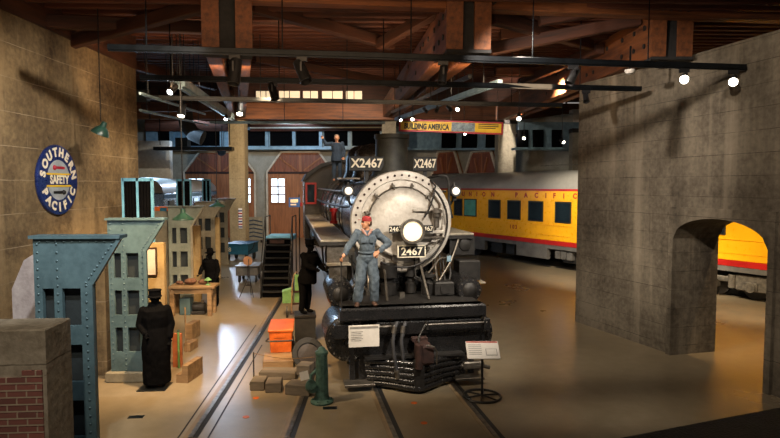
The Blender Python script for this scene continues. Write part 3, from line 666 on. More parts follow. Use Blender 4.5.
# pilot beam, deck, lower beam
dk = lo('front_deck', MB().box(-1.36, 1.36, .02, 1.5, 1.47, 1.53, .01), K['blackm'])
pb = lo('pilot_beam', MB().box(-1.40, 1.40, -.02, .28, 1.28, 1.53, .03), K['black'])
rv = MB()
for k in range(26): rv.cyl((-1.32+k*.105, -.02, 1.49), (-1.32+k*.105, -.045, 1.49), .014, n=6)
lo('rivets', rv, K['blackm'], pb)['kind'] = 'stuff'
lb = lo('buffer_plate', MB().box(-.72, 1.5, .02, .16, .98, 1.24, .02).box(-1.1, 1.42, .1, .3, .62, .98), K['black'])
lo('beam_wing', MB().box(-1.5, -1.15, .06, .34, .94, 1.22, .02), K['black'])
for x0, x1 in ((-1.2, -.40), (.18, 1.38)):
    cr = lo('cut_lever', MB().tube([(x0, -.12, 1.2), (x1, -.12, 1.2)], .02, 8), K['steel'])
    for xx in (x0+.02, x1-.06): lo('lever_bracket', MB().box(xx, xx+.04, -.14, .02, 1.1, 1.24), K['blackm'], cr)
lo('cut_lever_arm', MB().tube([(.18, -.12, 1.2), (.1, -.2, 1.1), (.02, -.25, .98), (.02, -.3, .92)], .02, 8), K['blackm'])
# pilot of bent tubes
for k in range(5):
    z = .10+k*.105; yv = -.42+(.03*k)
    pt = [(-.86-.02*k, .08, z), (-.5, -.08, z), (-.12, yv*.9, z), (.0, yv, z), (.12, yv*.9, z), (.5, -.08, z), (.88+.02*k, .08, z)]
    lo('pilot_tube', MB().tube(pt, .058, 12), K['black'])
lo('pilot_nose', MB().box(-.09, .09, -.46, -.3, .05, .62, .02), K['blackm'])
lo('pilot_back', MB().box(-.95, .95, .14, .24, .1, .95, .01), K['black'])
lo('pilot_top_plate', MB().prism([(-.95, .58), (.95, .58), (.95, .62), (-.95, .62)], -.12, .2), K['blackm'])
# coupler
cp = lo('coupler', MB().box(-.03, .25, -.50, -.1, .54, .92, .05).box(-.06, .24, -.1, .04, .86, .96, .02), K['rust'])
lo('knuckle', MB().cyl((-.02, -.50, .50), (-.02, -.50, .94), .07, n=14), K['rust'], cp)
lo('coupler_guard', MB().tube([(.10, -.54, .93), (.24, -.56, .90), (.30, -.54, .8), (.30, -.52, .56)], .014, 8), K['steel'], cp)
# air hoses
for x, w_ in ((-.42, .0), (-.26, .04)):
    hs = lo('air_hose', MB().tube([(x+.08, -.04, 1.24), (x+.02, -.16, 1.16), (x-.03, -.22, .95), (x, -.22, .62), (x+.05, -.22, .36)], .034, 10), pm('grey_rubber_hose', hx('3d3d3f'), hx('2a2a2c'), 8, .6))
    lo('hose_coupling', MB().cyl((x+.04, -.22, .40), (x+.07, -.22, .24), .05, n=10), K['steel'], hs)
    lo('hose_coupling', MB().cyl((x+.02, -.16, 1.2), (x-.01, -.18, 1.08), .045, n=10), K['steel'], hs)
# side uprights and footboards
for sx in (-1, 1):
    up = lo('footboard', MB().box(sx*1.05-.28, sx*1.05+.28, -.16, .2, .10, .15, .01), K['steel'])
    lo('footboard_hanger', MB().box(sx*.98-.05, sx*.98+.05, .12, .2, .12, 1.0, .01).box(sx*1.16-.05, sx*1.16+.05, .12, .2, .12, 1.0, .01), K['black'], up)
lo('footboard_bracket', MB().box(.94, 1.34, -.12, .0, .3, .44, .02).tube([(.9, -.05, .36), (1.3, -.1, .36), (1.46, -.05, .30)], .04, 8), K['steel'])
# cylinders and valve chests
for sx in (-1, 1):
    cx = sx*1.2
    cy = lo('cylinder', MB().lathe([(.2, .24), (.42, .26), (.45, .30), (.45, 1.5), (.42, 1.54)], (cx, 0, .90), (0, 1, 0), 36).box(cx-sx*.5 if sx > 0 else cx, cx if sx > 0 else cx+.5, .5, 1.5, .5, 1.5), K['black'])
    cv = lo('cylinder_cover', MB().lathe([(.15, .16), (.36, .18), (.42, .22), (.42, .26)], (cx, 0, .90), (0, 1, 0), 36).lathe([(.1, .12), (.13, .16)], (cx, 0, .90), (0, 1, 0), 16), K['black'], cy)
    rv = MB()
    for k in range(18):
        a = 2*PI*k/18; rv.cyl((cx+.385*math.cos(a), .19, .9+.385*math.sin(a)), (cx+.385*math.cos(a), .155, .9+.385*math.sin(a)), .018, n=6)
    lo('bolts', rv, K['steel'], cy)['kind'] = 'stuff'
    vc = lo('valve_chest', MB().lathe([(.14, .72), (.24, .74), (.27, .80), (.27, 1.9), (.2, 1.95)], (sx*1.32, 0, 1.66), (0, 1, 0), 28), K['black'])
    lo('valve_cover', MB().lathe([(.05, .66), (.12, .68), (.17, .74)], (sx*1.32, 0, 1.66), (0, 1, 0), 20), K['blackm'], vc)
    rv = MB()
    for k in range(10):
        a = 2*PI*k/10; rv.cyl((sx*1.32+.21*math.cos(a), .76, 1.66+.21*math.sin(a)), (sx*1.32+.21*math.cos(a), .72, 1.66+.21*math.sin(a)), .016, n=6)
    lo('bolts', rv, K['steel'], vc)['kind'] = 'stuff'
    # braces from deck to smokebox
    br = lo('smokebox_brace', MB().tube([(sx*.42, .55, 1.53), (sx*.36, 1.5, 2.5)], .028, 8), K['steel']); 
# saddle, frame, pumps and clutter between deck and smokebox
lo('smokebox_saddle', MB().prism([(-.95, 1.5), (.95, 1.5), (.7, 1.8), (.82, 2.4), (-.82, 2.4), (-.7, 1.8)], 1.7, 2.9), K['black'])
lo('frame', MB().box(-.6, -.5, .3, 14, .6, 1.45).box(.5, .6, .3, 14, .6, 1.45), K['blackm'])
for cx, cyy, r, z1 in ((-.28, 1.2, .17, 2.15), (.55, 1.15, .14, 1.95), (.2, 1.3, .12, 2.1)):
    ap = lo('air_pump', MB().lathe([(r*.6, 1.53), (r, 1.55), (r, 1.76), (r*.5, 1.8), (r*.5, 1.86), (r*1.05, 1.9), (r*1.05, z1), (r*.4, z1+.05)], (cx, cyy, 0), (0, 0, 1), 20), K['blackm'])
for k in range(16):
    sx = random.choice((-1, 1)); x = sx*random.uniform(.15, 1.1); y = random.uniform(.9, 1.6)
    z = random.uniform(1.55, 1.9); x2 = x+random.uniform(-.3, .3)
    lo('pipe', MB().tube([(x, y, 1.53), (x, y, z), (x2, y+.1, z+.15), (x2, y+.3, 2.3)], random.uniform(.015, .032), 8), K['blackm'] if k % 4 else K['steel'])
lo('toolbox', MB().box(.62, 1.02, .85, 1.3, 1.53, 1.82, .03).lathe([(.1, 0), (.1, .03)], (.82, .85, 1.68), (0, -1, 0), 14), K['blackm'])
lo('grab_iron', MB().tube([(.72, .9, 1.85), (1.05, 1.2, 2.2), (1.3, 1.5, 2.62)], .022, 8), K['steel'])
lo('grab_iron', MB().tube([(.5, .95, 2.0), (.8, 1.2, 2.26), (1.1, 1.3, 2.28)], .018, 8), K['steel'])
lo('white_tag', MB().box(.95, 1.04, 1.16, 1.18, 2.2, 2.32), K['bluem'])
lo('deck_lamp', MB().box(-.1, .0, .9, 1.0, 1.53, 1.62), K['steel'])
# wheels, rods
def wheel(cx, y, r, sx, name):
    wv = MB(); ax = (sx, 0, 0)
    wv.lathe([(r*.84, -.06), (r*.98, -.06), (r, .0), (r+.02, -.075), (r+.02, -.1), (r*.84, -.1)], (cx, y, r), ax, 36)
    wv.lathe([(.06, -.1), (r*.22, -.1), (r*.22, .04), (.05, .06)], (cx, y, r), ax, 18)
    for k in range(12):
        a = 2*PI*k/12; wv.tube([(cx-sx*.04, y+r*.18*math.cos(a), r+r*.18*math.sin(a)), (cx-sx*.04, y+r*.9*math.cos(a), r+r*.9*math.sin(a))], .035*r+.01, 6)
    return lo(name, wv, K['blackm'])
for sx in (-1, 1):
    for y in (1.9, 3.6): wheel(sx*.8, y, .38, sx, 'leading_wheel')
    for y in (5.2, 7.1, 9.0): wheel(sx*.8, y, .90, sx, 'driving_wheel')
    wheel(sx*.8, 11.2, .5, sx, 'trailing_wheel')
    lo('side_rod', MB().box(sx*.98-.03, sx*.98+.03, 5.2, 9.0, .56, .70, .01), K['steel'])
    lo('main_rod', MB().prism([(0, 0), (.06, 0), (.06, .12), (0, .12)], 0, .01) if 0 else MB().tube([(sx*1.2, 1.5, .9), (sx*1.2, 3.4, .9)], .05, 8).tube([(sx*1.08, 3.4, .9), (sx*1.08, 7.1, .62)], .06, 8), K['steel'])
    lo('crosshead', MB().box(sx*1.2-.1, sx*1.2+.1, 3.2, 3.7, .72, 1.1, .02), K['blackm'])
    lo('slide_bar', MB().box(sx*1.2-.06, sx*1.2+.06, 1.5, 4.2, 1.1, 1.18).box(sx*1.2-.06, sx*1.2+.06, 1.5, 4.2, .62, .7), K['steel'])
    lo('air_tank', MB().lathe([(.1, 6.6), (.22, 6.64), (.25, 6.7), (.25, 9.0), (.1, 9.1)], (sx*1.35, 0, 2.2), (0, 1, 0), 20), K['black'])
    for y in (2.4, 4.5, 6.0): lo('pipe', MB().tube([(sx*1.3, y, 2.5), (sx*1.36, y+.1, 2.0), (sx*1.3, y+.5, 1.5), (sx*1.0, y+.6, 1.2)], .03, 8), K['blackm'] if y > 3 else K['steel'])
# red marker lamp on the left running board
mk = lo('marker_valve', MB().cyl((-1.26, 3.08, 2.94), (-1.26, 3.08, 3.2), .06, n=14).cyl((-1.26, 3.08, 3.18), (-1.26, 3.08, 3.26), .10, n=14).cyl((-1.26, 3.08, 2.9), (-1.26, 3.08, 2.97), .09, n=14), K['red'])
mk['label'] = 'bright red valve on the boiler side'
# --- rod-hung notice on the pilot beam (rests on the locomotive)
q = L2W(-.98, -.2, .06)
nt_ = thing('notice_board', 'white notice board with printed lines hanging on the left of the front beam', 'notice board', q, YAW)
MB().box(-.28, .28, -.01, .015, .80, 1.2, .004).build('board', K['paper'], nt_)
MB().box(-.26, .26, -.014, -.008, 1.14, 1.18).build('header_bar', K['ink'], nt_)
pr = MB()
for k in range(6): pr.box(-.24, -.02-.03*(k % 2), -.014, -.008, 1.08-k*.032, 1.09-k*.032)
pr.build('print', K['ink'], nt_, smooth=0)
for x in (-.2, .2): MB().tube([(x, .02, 1.14), (x, .12, 1.16)], .012, 6).build('hanger', K['steel'], nt_)
# ================================================================== YELLOW PASSENGER CAR
cd = Vector((-.515, .857, 0)).normalized(); CQ = Vector((8.04, 24.8, 0))
S0, S1 = -11.5, 11.5                           # far end is at +s
car = thing('passenger_car', 'yellow passenger railcar with red stripes and grey roof lettered along its side', 'railcar', CQ, math.atan2(cd.y, cd.x))
# local x along s (towards back-left), local +y = towards camera side? (z cross x)
# left normal of cd points to (-.857,-.515): that is the side facing the camera
def cs(u): return (CQ.x*F-(u-390)*CQ.y)/(.515*F+.857*(u-390))
def co(name, mb, mat, parent=None, **k): return mb.build(name, mat, parent or car, **k)
co('body', MB().box(S0, S1, -3.0, 0, 1.28, 3.55, .03), K['yellow'])
co('letterboard', MB().box(S0, S1, -3.0, .012, 3.10, 3.53), K['yellow'])
co('upper_stripe', MB().box(S0-.01, S1+.01, -3.01, .02, 3.53, 3.62), K['carred'])
co('lower_stripe', MB().box(S0-.01, S1+.01, -3.01, .02, 1.10, 1.29), K['carred'])
ro = [(0, 3.62), (-.03, 3.85), (-.2, 4.12), (-.55, 4.34), (-1.0, 4.45), (-1.5, 4.48), (-2.0, 4.45), (-2.45, 4.34), (-2.8, 4.12), (-2.97, 3.85), (-3.0, 3.62)]
mb = MB(); n = len(ro); mb.add([(S0, y, z) for y, z in ro]+[(S1, y, z) for y, z in ro], [(k, k+1, n+k+1, n+k) for k in range(n-1)]+[tuple(range(n)), tuple(range(n, 2*n))[::-1], (0, n-1, 2*n-1, n)])
co('roof', mb, K['carroof'], smooth=50)
co('side_sill', MB().box(S0, S1, -2.95, .005, .92, 1.10), K['carskirt'])
# skirt pieces with gaps and equipment boxes
sk = [(-6.3, -3.1), (-2.2, .2), (1.9, 5.4), (7.6, 8.0)]
for a_, b_ in ((cs(548), cs(517)), (cs(485), cs(452))): co('skirt_panel', MB().box(min(a_, b_), max(a_, b_), -.2, .0, .42, .95, .01), K['carskirt'])
for a_, b_ in ((cs(511), cs(503)), (cs(499), cs(488)), (cs(576), cs(560))): co('underfloor_box', MB().box(min(a_, b_), max(a_, b_), -1.2, -.25, .35, .92, .02), K['blackm'])
for u in (568, 562, 556): 
    s = cs(u); bx = co('battery_box', MB().box(s-.22, s+.05, -.3, -.05, .5, .86, .02), K['carskirt'])
# windows: dark panes in rubber frames
mb = None
wu = [(455, 462), (465, 476), (489.5, 500), (508.5, 520), (529.5, 542.5), (556.5, 570.5)]
step = cs(535)-cs(563)
extra = [cs(563)-step*k for k in range(1, 5)]
def carwin(s0, s1, mat, lab=None):
    s0, s1 = sorted((s0, s1))
    f_ = MB().box(s0-.06, s1+.06, .0, .03, 2.12, 3.06, .01)
    fo = co('window_frame', f_, K['blackm']); p_ = MB().box(s0, s1, .02, .04, 2.18, 3.0).build('pane', mat, fo, smooth=0)
    if lab: p_['label'] = lab
for i, (a_, b_) in enumerate(wu): carwin(cs(a_), cs(b_), K['curtain'] if i == 1 else K['glass'], 'green shade drawn' if i == 1 else None)
for s in extra: carwin(s-.3, s+.3, K['glass'])
co('belt_moulding', MB().box(S0, S1, -.01, .022, 3.08, 3.10).box(S0, S1, -.01, .022, 1.98, 2.0).box(S0, S1, -.01, .018, 1.52, 1.535), K['yellow'])
for ch, u in zip('UNIONPACIFIC', (463.5, 470.5, 477, 484, 493, 516.5, 526, 536.5, 546, 554.5, 564, 575)):
    s = cs(u); M = Matrix.Translation((s, .016, 3.31)) @ Matrix.Rotation(PI, 4, 'Z') @ FRONT
    text('letter', ch, .31, K['carred'], car, M, .014)
for ch, u in zip('103', (511, 513.8, 516.6)):
    text('digit', ch, .27, K['carred'], car, Matrix.Translation((cs(u), .012, 1.76)) @ Matrix.Rotation(PI, 4, 'Z') @ FRONT, .006)
# trucks
for sc_ in (-7.1, 8.6):
    tr = MB(); tr.box(sc_-1.9, sc_+1.9, -.34, -.16, .52, .72, .03).box(sc_-.5, sc_+.5, -.4, -.12, .3, .86, .04)
    for k in (-1.3, 0, 1.3): tr.box(sc_+k-.2, sc_+k+.2, -.3, -.06, .32, .62, .03).cyl((sc_+k, -.1, .45), (sc_+k, .0, .45), .16, n=18)
    for k in (-.65, .65): tr.cyl((sc_+k, -.2, .35), (sc_+k, -.2, .8), .13, n=14)
    tf = co('truck_frame', tr, pm('dusty_truck_iron', hx('6b655a'), hx('3c3832'), 8, .6, .2, .3))
    for k in (-1.3, 0, 1.3):
        for y in (-.45, -2.6): co('wheel', MB().cyl((sc_+k, y, .46), (sc_+k, y-.12, .46), .46, n=30), K['blackm'], tf)
    for k in (-1.3, 0, 1.3): co('axle', MB().cyl((sc_+k, -.5, .46), (sc_+k, -2.6, .46), .08, n=12), K['blackm'], tf)
co('underframe', MB().box(S0+.2, S1-.2, -2.4, -.6, .6, .95), K['blackm'])
co('roof_rail', MB().tube([(cs(575), -1.7, 4.75), (cs(515), -1.7, 4.75)], .02, 6), K['steel'])
for y in (-.78, -2.22):
    a_ = CQ+cd*-14+Vector((-cd.y, cd.x, 0))*y; b_ = CQ+cd*14+Vector((-cd.y, cd.x, 0))*y; rail('rail', [(a_.x, a_.y, 0), (b_.x, b_.y, 0)], 'rail under the yellow passenger car, ' + ('near side' if y > -1 else 'far side'))
# ================================================================== RIVETED STEEL PORTALS (left row)
def portal(xr, y, label, main, side, flare=.36, base=True, sh=.69, dep=.14):
    """xr: right edge of the shaft; faces the camera; y front"""
    t = thing('steel_portal', label, 'steel portal', (xr, y, 0), math.radians(2))
    Hh = 3.13; cut = 2.55
    rows = [(2.02, 2.50), (1.30, 1.78), (.58, 1.06)] if sh < .8 else [(2.02, 2.5)]
    cols = [(-sh+.10, -sh+.24), (-sh+.34, -.12)]
    fp = MB()
    # front plate with recessed windows: frame pieces
    zs = [0.0]+[z for r in sorted(rows) for z in r]+[Hh]
    fp.box(-sh, cols[0][0], 0, .06, 0, Hh); fp.box(cols[0][1], cols[1][0], 0, .06, 0, Hh); fp.box(cols[1][1], 0, 0, .06, 0, Hh)
    zz = sorted(rows); edges = [0]+[e for r in zz for e in r]+[Hh]
    for c0, c1 in cols:
        for k in range(0, len(edges), 2): fp.box(c0, c1, 0, .06, edges[k], edges[k+1])
    fp.prism([(0, cut), (flare, Hh), (0, Hh)], 0, .06)
    f_ = fp.build('front_plate', main, t, smooth=0)
    MB().box(-sh+.02, -.02, .12, .14, .1, Hh-.05)  .build('recess_plate', K['recess'], t, smooth=0)
    MB().box(-.05, 0, .06, dep, 0, cut).prism([(-.04, cut), (flare-.04, Hh), (flare, Hh), (0, cut)], .06, dep).build('side_plate', side, t, smooth=0)
    MB().box(-sh, -sh+.05, .06, dep, 0, Hh).build('side_plate', side, t, smooth=0)
    MB().box(-sh-.03, flare+.04, -.05, dep+.05, Hh, Hh+.04).build('top_plate', main, t, smooth=0)
    MB().box(-.02, .04, -.03, .03, 0, cut).prism([(-.0, cut), (flare, Hh), (flare+.05, Hh), (.05, cut)], -.03, .03).build('edge_angle', side, t, smooth=0)
    r = MB()
    def riv(x, z): r.ball((x, -.004, z), .016, 6, (1, .7, 1))
    k = 0
    z = .12
    while z < Hh-.04:
        riv(-sh+.05, z); riv(-sh+.29, z); 
        if z < cut: riv(-.05, z)
        z += .105
    for k in range(11):
        q = k/10; riv(-.05+q*(flare+.0), cut+.02+q*(Hh-cut-.05))
    x = -sh+.08
    while x < flare: riv(x, Hh-.04); x += .10
    r.build('rivets', main, t, smooth=60)['kind'] = 'stuff'
    if base: MB().box(-sh-.08, .08, -.08, dep+.1, 0, .2, .02).build('plinth', K['portal_n'], t, smooth=0)
    return t
portal(-3.78, 7.25, 'nearest tall blue-grey riveted steel portal behind the brick pier', K['portal'], K['portal'])
portal(-4.70, 11.05, 'blue-grey riveted steel portal behind the capped black figure, second in the row', K['portal'], K['portal'])
portal(-6.05, 17.6, 'grey-green riveted steel portal behind the workbench, third in the row', K['portal_t'], K['portal_n'])
portal(-6.85, 22.5, 'tan-grey riveted steel portal beyond the hatted figure, fourth in the row', K['portal_n'], K['portal_n'])
portal(-7.75, 27.5, 'farthest riveted steel portal in the row next to the tan concrete post', K['portal_n'], K['portal_n'])
# display partitions between the portals
def partition(x0, x1, y0, z1, label, mat, y1=None):
    y1 = y1 or y0+.12
    o = MB().box(x0, x1, y0, y1, 0, z1, .01).build('display_partition', mat, smooth=0)
    return tag(o, label, 'partition')
partition(-5.55, -4.9, 12.5, 2.55, 'cream display partition with a framed picture behind the capped black figure', K['bone'])
partition(-7.5, -6.82, 17.75, 3.0, 'tan partition panel left of the grey-green portal', K['portal_n'])
partition(-6.95, -6.15, 18.7, 2.5, 'cream partition lit behind the hatted black figure', K['bone'])
partition(-7.6, -6.9, 23.4, 2.5, 'cream partition behind the fourth portal', K['bone'])
q = P(150, 262, 12.45)
fr_ = thing('framed_picture', 'small framed picture hanging on the cream partition', 'picture', (q.x, 12.485, q.z))
MB().box(-.11, .11, -.01, .01, -.28, .28).build('print', K['paper'], fr_, smooth=0)
MB().box(-.14, -.11, -.02, .012, -.31, .31).box(.11, .14, -.02, .012, -.31, .31).box(-.11, .11, -.02, .012, .28, .31).box(-.11, .11, -.02, .012, -.31, -.28).build('frame', K['leather'], fr_, smooth=0)
# barred racks with pale blue frames
def rack(u0, u1, v0, v1, d, label, cols):
    a = P(u0, v1, d); b = P(u1, v0, d); wd = b.x-a.x; z0 = 0; z1 = b.z
    t = thing('barred_rack', label, 'rack', (a.x, d, 0), 0, None)
    f = MB(); nb = cols
    f.box(0, wd, -.03, .03, z1-.07, z1).box(0, wd, -.03, .03, z0, z0+.07)
    for k in range(nb+1): x = wd*k/nb; f.box(x-.025, x+.025, -.03, .03, z0, z1)
    f.build('frame', K['cyan'], t, smooth=0)
    bb = MB()
    for k in range(nb*5): x = wd*(k+.5)/(nb*5); bb.box(x-wd/(nb*5)*.36, x+wd/(nb*5)*.36, -.015, .02, z0+.05, z1-.05)
    bb.build('bars', K['soot'], t, smooth=0)['kind'] = 'stuff'
    MB().box(0, wd, .04, .08, .0, z1-.05).build('back_panel', K['soot'], t, smooth=0)
rack(124, 152, 178, 222, 12.9, 'widest barred rack with pale blue frame behind the second portal', 2)
rack(177.5, 190.5, 179, 205, 19.6, 'barred rack with pale blue frame above the grey-green portal', 2)
rack(203, 210, 179, 198, 24.6, 'smallest barred rack with pale blue frame, farthest back in the row', 2)
# silver car in the left background
t = thing('silver_railcar', 'dim silver railcar with shining side far back on the left', 'railcar', (-10.6, 27.2, 0), math.radians(97))
MB().box(0, 14, -.0, 2.8, 1.2, 3.4, .03).build('body', pm('fluted_steel', hx('8fa3b5'), hx('66798b'), 2, .25, .85, .1), t)
ro = [(0, 3.42), (.05, 3.7), (.3, 3.98), (.8, 4.14), (1.4, 4.18), (2.0, 4.14), (2.5, 3.98), (2.75, 3.7), (2.8, 3.42)]
mb = MB(); n = len(ro); mb.add([(-.1, y, z) for y, z in ro]+[(14.1, y, z) for y, z in ro], [(k, k+1, n+k+1, n+k) for k in range(n-1)]+[tuple(range(n)), tuple(range(n, 2*n))[::-1], (0, n-1, 2*n-1, n)])
mb.build('roof', K['carroof'], t)
for k in range(7): MB().box(.8+k*1.9, 1.9+k*1.9, -.03, .0, 2.3, 3.05).build('window', K['glass'], t, smooth=0)
MB().box(0, 14, -.02, 0, 3.15, 3.35).build('blue_band', K['teal'], t, smooth=0)
for k in (1.6, 3.4, 10.6, 12.4): MB().cyl((k, .2, .46), (k, .35, .46), .46, n=24).cyl((k, 2.4, .46), (k, 2.5, .46), .46, n=24).build('wheelset', K['blackm'], t)
MB().box(.3, 13.7, .4, 2.4, .5, 1.2).build('underframe', K['blackm'], t)
t = thing('orange_cabinet', 'bright orange cabinet top showing behind the second portal', 'cabinet', (-6.6, 18.2, 0), 0)
a = P(153, 206.5, 18.05); b = P(176, 212, 18.05)
t.location = (a.x, 18.05, 0)
MB().box(0, b.x-a.x, 0, .4, 0, a.z, .01).build('body', K['orange'], t, smooth=0); MB().box(.22, .42, -.015, 0, a.z-.14, a.z-.04).build('label_plate', K['teal'], t, smooth=0)
# ================================================================== round enamel sign on the left wall
q = P(57, 180, 11.55)
sg = thing('round_sign', 'round blue enamel sign lettered SOUTHERN PACIFIC SAFETY on the left wall', 'sign', (LWx0+.10, q.y, q.z), PI/2+math.radians(.3))
sg.location = (LWx0+.08, 11.62, q.z)
R = .70
# local frame: front faces -y -> rotated +90deg faces +x
MB().lathe([(R-.01, .05), (R, .03), (R, 0), (R-.04, -.05)], (0, -.0, 0), (0, -1, 0), 56).build('rim', K['signblue'], sg)
MB().lathe([(.40, -.045), (.40, .052), (.01, .054)], (0, 0, 0), (0, -1, 0), 48).build('centre_disc', pm('enamel_grey', hx('a9b0b4'), hx('8e979c'), 4, .35), sg)
MB().box(-.42, .42, -.062, -.05, -.115, .115).build('name_band', K['signblue'], sg, smooth=0)
MB().box(-.42, .42, -.064, -.05, .10, .135).box(-.42, .42, -.064, -.05, -.135, -.10).build('gold_lines', K['signyel'], sg, smooth=0)
text('lettering', 'SAFETY', .23, K['cream'], sg, Matrix.Translation((0, -.068, 0)) @ FRONT @ Matrix.Diagonal((.86, 1, 1, 1)), .008)
for word, a0, a1, flip in (('SOUTHERN', 168, 12, False), ('PACIFIC', 206, 334, True)):
    ms = []
    for i, ch in enumerate(word):
        a = math.radians(a0+(a1-a0)*(i+.0)/(len(word)-1)); rr = .545
        M = Matrix.Translation((rr*math.cos(a), -.056, rr*math.sin(a))) @ Matrix.Rotation(-(a-PI/2 if not flip else a+PI/2), 4, 'Y') @ FRONT
        text('letter', ch, .235, K['cream'], sg, M, .012)
# little hands / arrows in the centre disc
MB().box(-.12, .2, -.066, -.05, .22, .27).ball((-.15, -.055, .245), .05, 10).build('emblem', K['signred'], sg)
MB().box(-.2, .12, -.066, -.05, -.27, -.22).ball((.15, -.055, -.245), .05, 10).build('emblem', K['blackp'], sg)
# ================================================================== banner
a = P(399, 125, 24); b = P(503, 128.5, 24)
bn = thing('banner', 'long yellow hanging banner reading BUILDING AMERICA', 'banner', ((a.x+b.x)/2, 24, (a.z+b.z)/2), 0)
bw = (b.x-a.x)/2; bh = 6.2*24/F; slope = -.03
T = Matrix.Rotation(-math.atan2(a.z-b.z, b.x-a.x)*-1, 4, 'Y')
MB(T).box(-bw, bw, 0, .03, -bh, bh).build('border', K['signred'], bn, smooth=0)
MB(T).box(-bw+.07, bw-.07, -.012, .0, -bh+.07, bh-.07).build('field', K['signyel'], bn, smooth=0)
text('lettering', 'BUILDING AMERICA', .31, K['blackp'], bn, T @ Matrix.Translation((-bw*.47, -.02, -.04)) @ FRONT @ Matrix.Diagonal((.66, 1, 1, 1)), .013)
MB(T).box(.02, .98, -.018, -.012, -bh+.08, bh-.08).build('picture_panel', pm('printed_photo', hx('8fa0a8'), hx('46505c'), 5, .5, 0, 0), bn, smooth=0)
tx = MB(T)
for k in range(3):
    tx.box(1.12, 1.95-.12*(k == 2), -.02, -.012, .12-k*.075, .155-k*.075)
tx.box(-bw+.12, -bw+.75, -.02, -.012, .15, .18)
tx.build('small_print', K['blackp'], bn, smooth=0)
for x in (-1.9, 0, 1.9): MB().cyl((x, .01, bh), (x, .01, 2.3), .01, n=6).build('hanging_wire', K['steel'], bn)
# ================================================================== light tracks and spotlights
TR = []
def light_track(u0, v0, d0, u1, v1, label, mat='track', th=.07, d1=None):
    a = P(u0, v0, d0); d1 = d1 or (a.z-H)*F/(185-v1) ; b = P(u1, v1, d1); L = (b-a).length; TR.append((a, b, th))
    o = thing('lighting_track', label, 'lighting track', a, 0); x = (b-a).normalized(); yv = Vector((0, 0, 1)).cross(x).normalized(); z = x.cross(yv)
    M = Matrix((x, yv, z)).transposed().to_4x4(); M.translation = a; o.matrix_world = M
    MB().box(0, L, -th/2, th/2, -th/2, th/2, .006).box(0, L, -th*.2, th*.2, -th*.75, -th/2).build('channel', K[mat], o, smooth=0)
    k = .6
    while k < L:
        zt = roofz(a.y)-a.z-.03
        MB().cyl((k, 0, th/2), (k, 0, max(.6, zt)), .012, n=6).build('drop_rod', K['track'], o); k += 2.2
    return o
light_track(108, 47, 9.6, 745, 67, 'nearest long lighting track crossing under the beam ends', 'track', .09)
light_track(140, 77, 12.0, 641, 88.5, 'second lighting track from the front, ending at the grey wall', 'track', .09)
light_track(146, 97, 14.6, 562, 105, 'third lighting track from the front', 'track', .09)
light_track(210, 122, 22, 385, 122.6, 'far lighting track left of the smokestack', 'bluem', .08)
def slanting(u0, v0, d0, u1, v1, d1, label, mat='bluem', th=.08):
    light_track(u0, v0, d0, u1, v1, label, mat, th, d1)
slanting(180, 82, 14, 232, 117, 25, 'pale track running back towards the tan post', 'bluem', .22)
slanting(172, 82, 13.6, 238, 122, 27, 'dark track running back beside the pale one', 'track')
slanting(140, 93, 13, 205, 114, 20, 'thin upper conduit at the end of the left wall', 'bluem', .05)
slanting(140, 110, 15, 208, 125, 24, 'thin lower conduit at the end of the left wall', 'bluem', .05)
slanting(396, 119, 24, 500, 82, 13, 'track rising to the right in front of the banner', 'bluem', .12)
slanting(392, 112, 24, 470, 76, 13.4, 'dark track rising to the right beside the smokestack', 'track')
def track_spot(u, v, d, aim, label, size=1.0, lit=None, rod=None, on=None):
    if on is not None:
        a, b, th = TR[on]; k = (u-390)/F*1.0; best = min((abs(P(u, v, a.y+(b.y-a.y)*s/400).x-(a.x+(b.x-a.x)*s/400)), s) for s in range(401))[1]
        c = a.lerp(b, best/400); q = P(u, v, c.y); rod = c.z-th*.75-q.z-.05
    else: q = P(u, v, d); rod = roofz(d)-q.z-.08
    t = thing('track_spotlight', label, 'spotlight', q, 0); dirn = (Vector(aim)-q).normalized()
    p0 = -dirn*.17*size; p1 = dirn*.17*size
    b = MB().lathe([(.04*size, -.20*size), (.085*size, -.17*size), (.09*size, .1*size), (.10*size, .2*size), (.085*size, .2*size), (.08*size, .14*size)], (0, 0, 0), dirn, 20).build('housing', K['lampblk'], t)
    if lit: MB().lathe([(.01, .15*size), (.081*size, .16*size), (.081*size, .17*size), (.01, .172*size)], (0, 0, 0), dirn, 18).build('lens', K[lit], t)
    r = rod or .26*size
    MB().box(-.015, .015, -.11*size, .11*size, .1*size, .125*size).box(-.015, .015, -.115*size, -.1*size, -.02, .12*size).box(-.015, .015, .1*size, .115*size, -.02, .12*size).cyl((0, 0, .11*size), (0, 0, r), .014, n=8).build('yoke', K['lampblk'], t, smooth=0)
    MB().box(-.09, .09, -.025, .025, r-.02, r+.05).build('adapter', K['lampblk'], t, smooth=0)
    return t
GR = None
track_spot(235, 71, 9.9, (-2.9, 9.0, 2), 'black spotlight hanging under the front track below the left paired beam', 1.15, on=0)
track_spot(302, 71, 10.1, (.2, 8.7, 2), 'black spotlight tilted right on the front track', 1.1, on=0)
track_spot(443, 74, 10.6, (.4, 9.4, 2), 'black spotlight under the front track above the smokestack', .85, on=0)
track_spot(573, 76, 11.2, (1.2, 9.6, 2), 'black spotlight tilted left near the grey concrete wall', .85, on=0)
track_spot(273, 91, 12.3, (-1.0, 11.2, 1), 'black spotlight on the second track above the lit windows', .95, on=1)
track_spot(586, 97, 12.6, (4.0, 11, 3), 'stubby black spotlight at the end of the second track', .7, on=1)
track_spot(684, 79.5, 10.6, (.5, .4, 3.8), 'left of the two glaring spotlights before the grey wall', .9, 'lens', on=0)
track_spot(733, 82, 10.6, (.6, .4, 3.8), 'right of the two glaring spotlights before the grey wall', .9, 'lens', on=0)
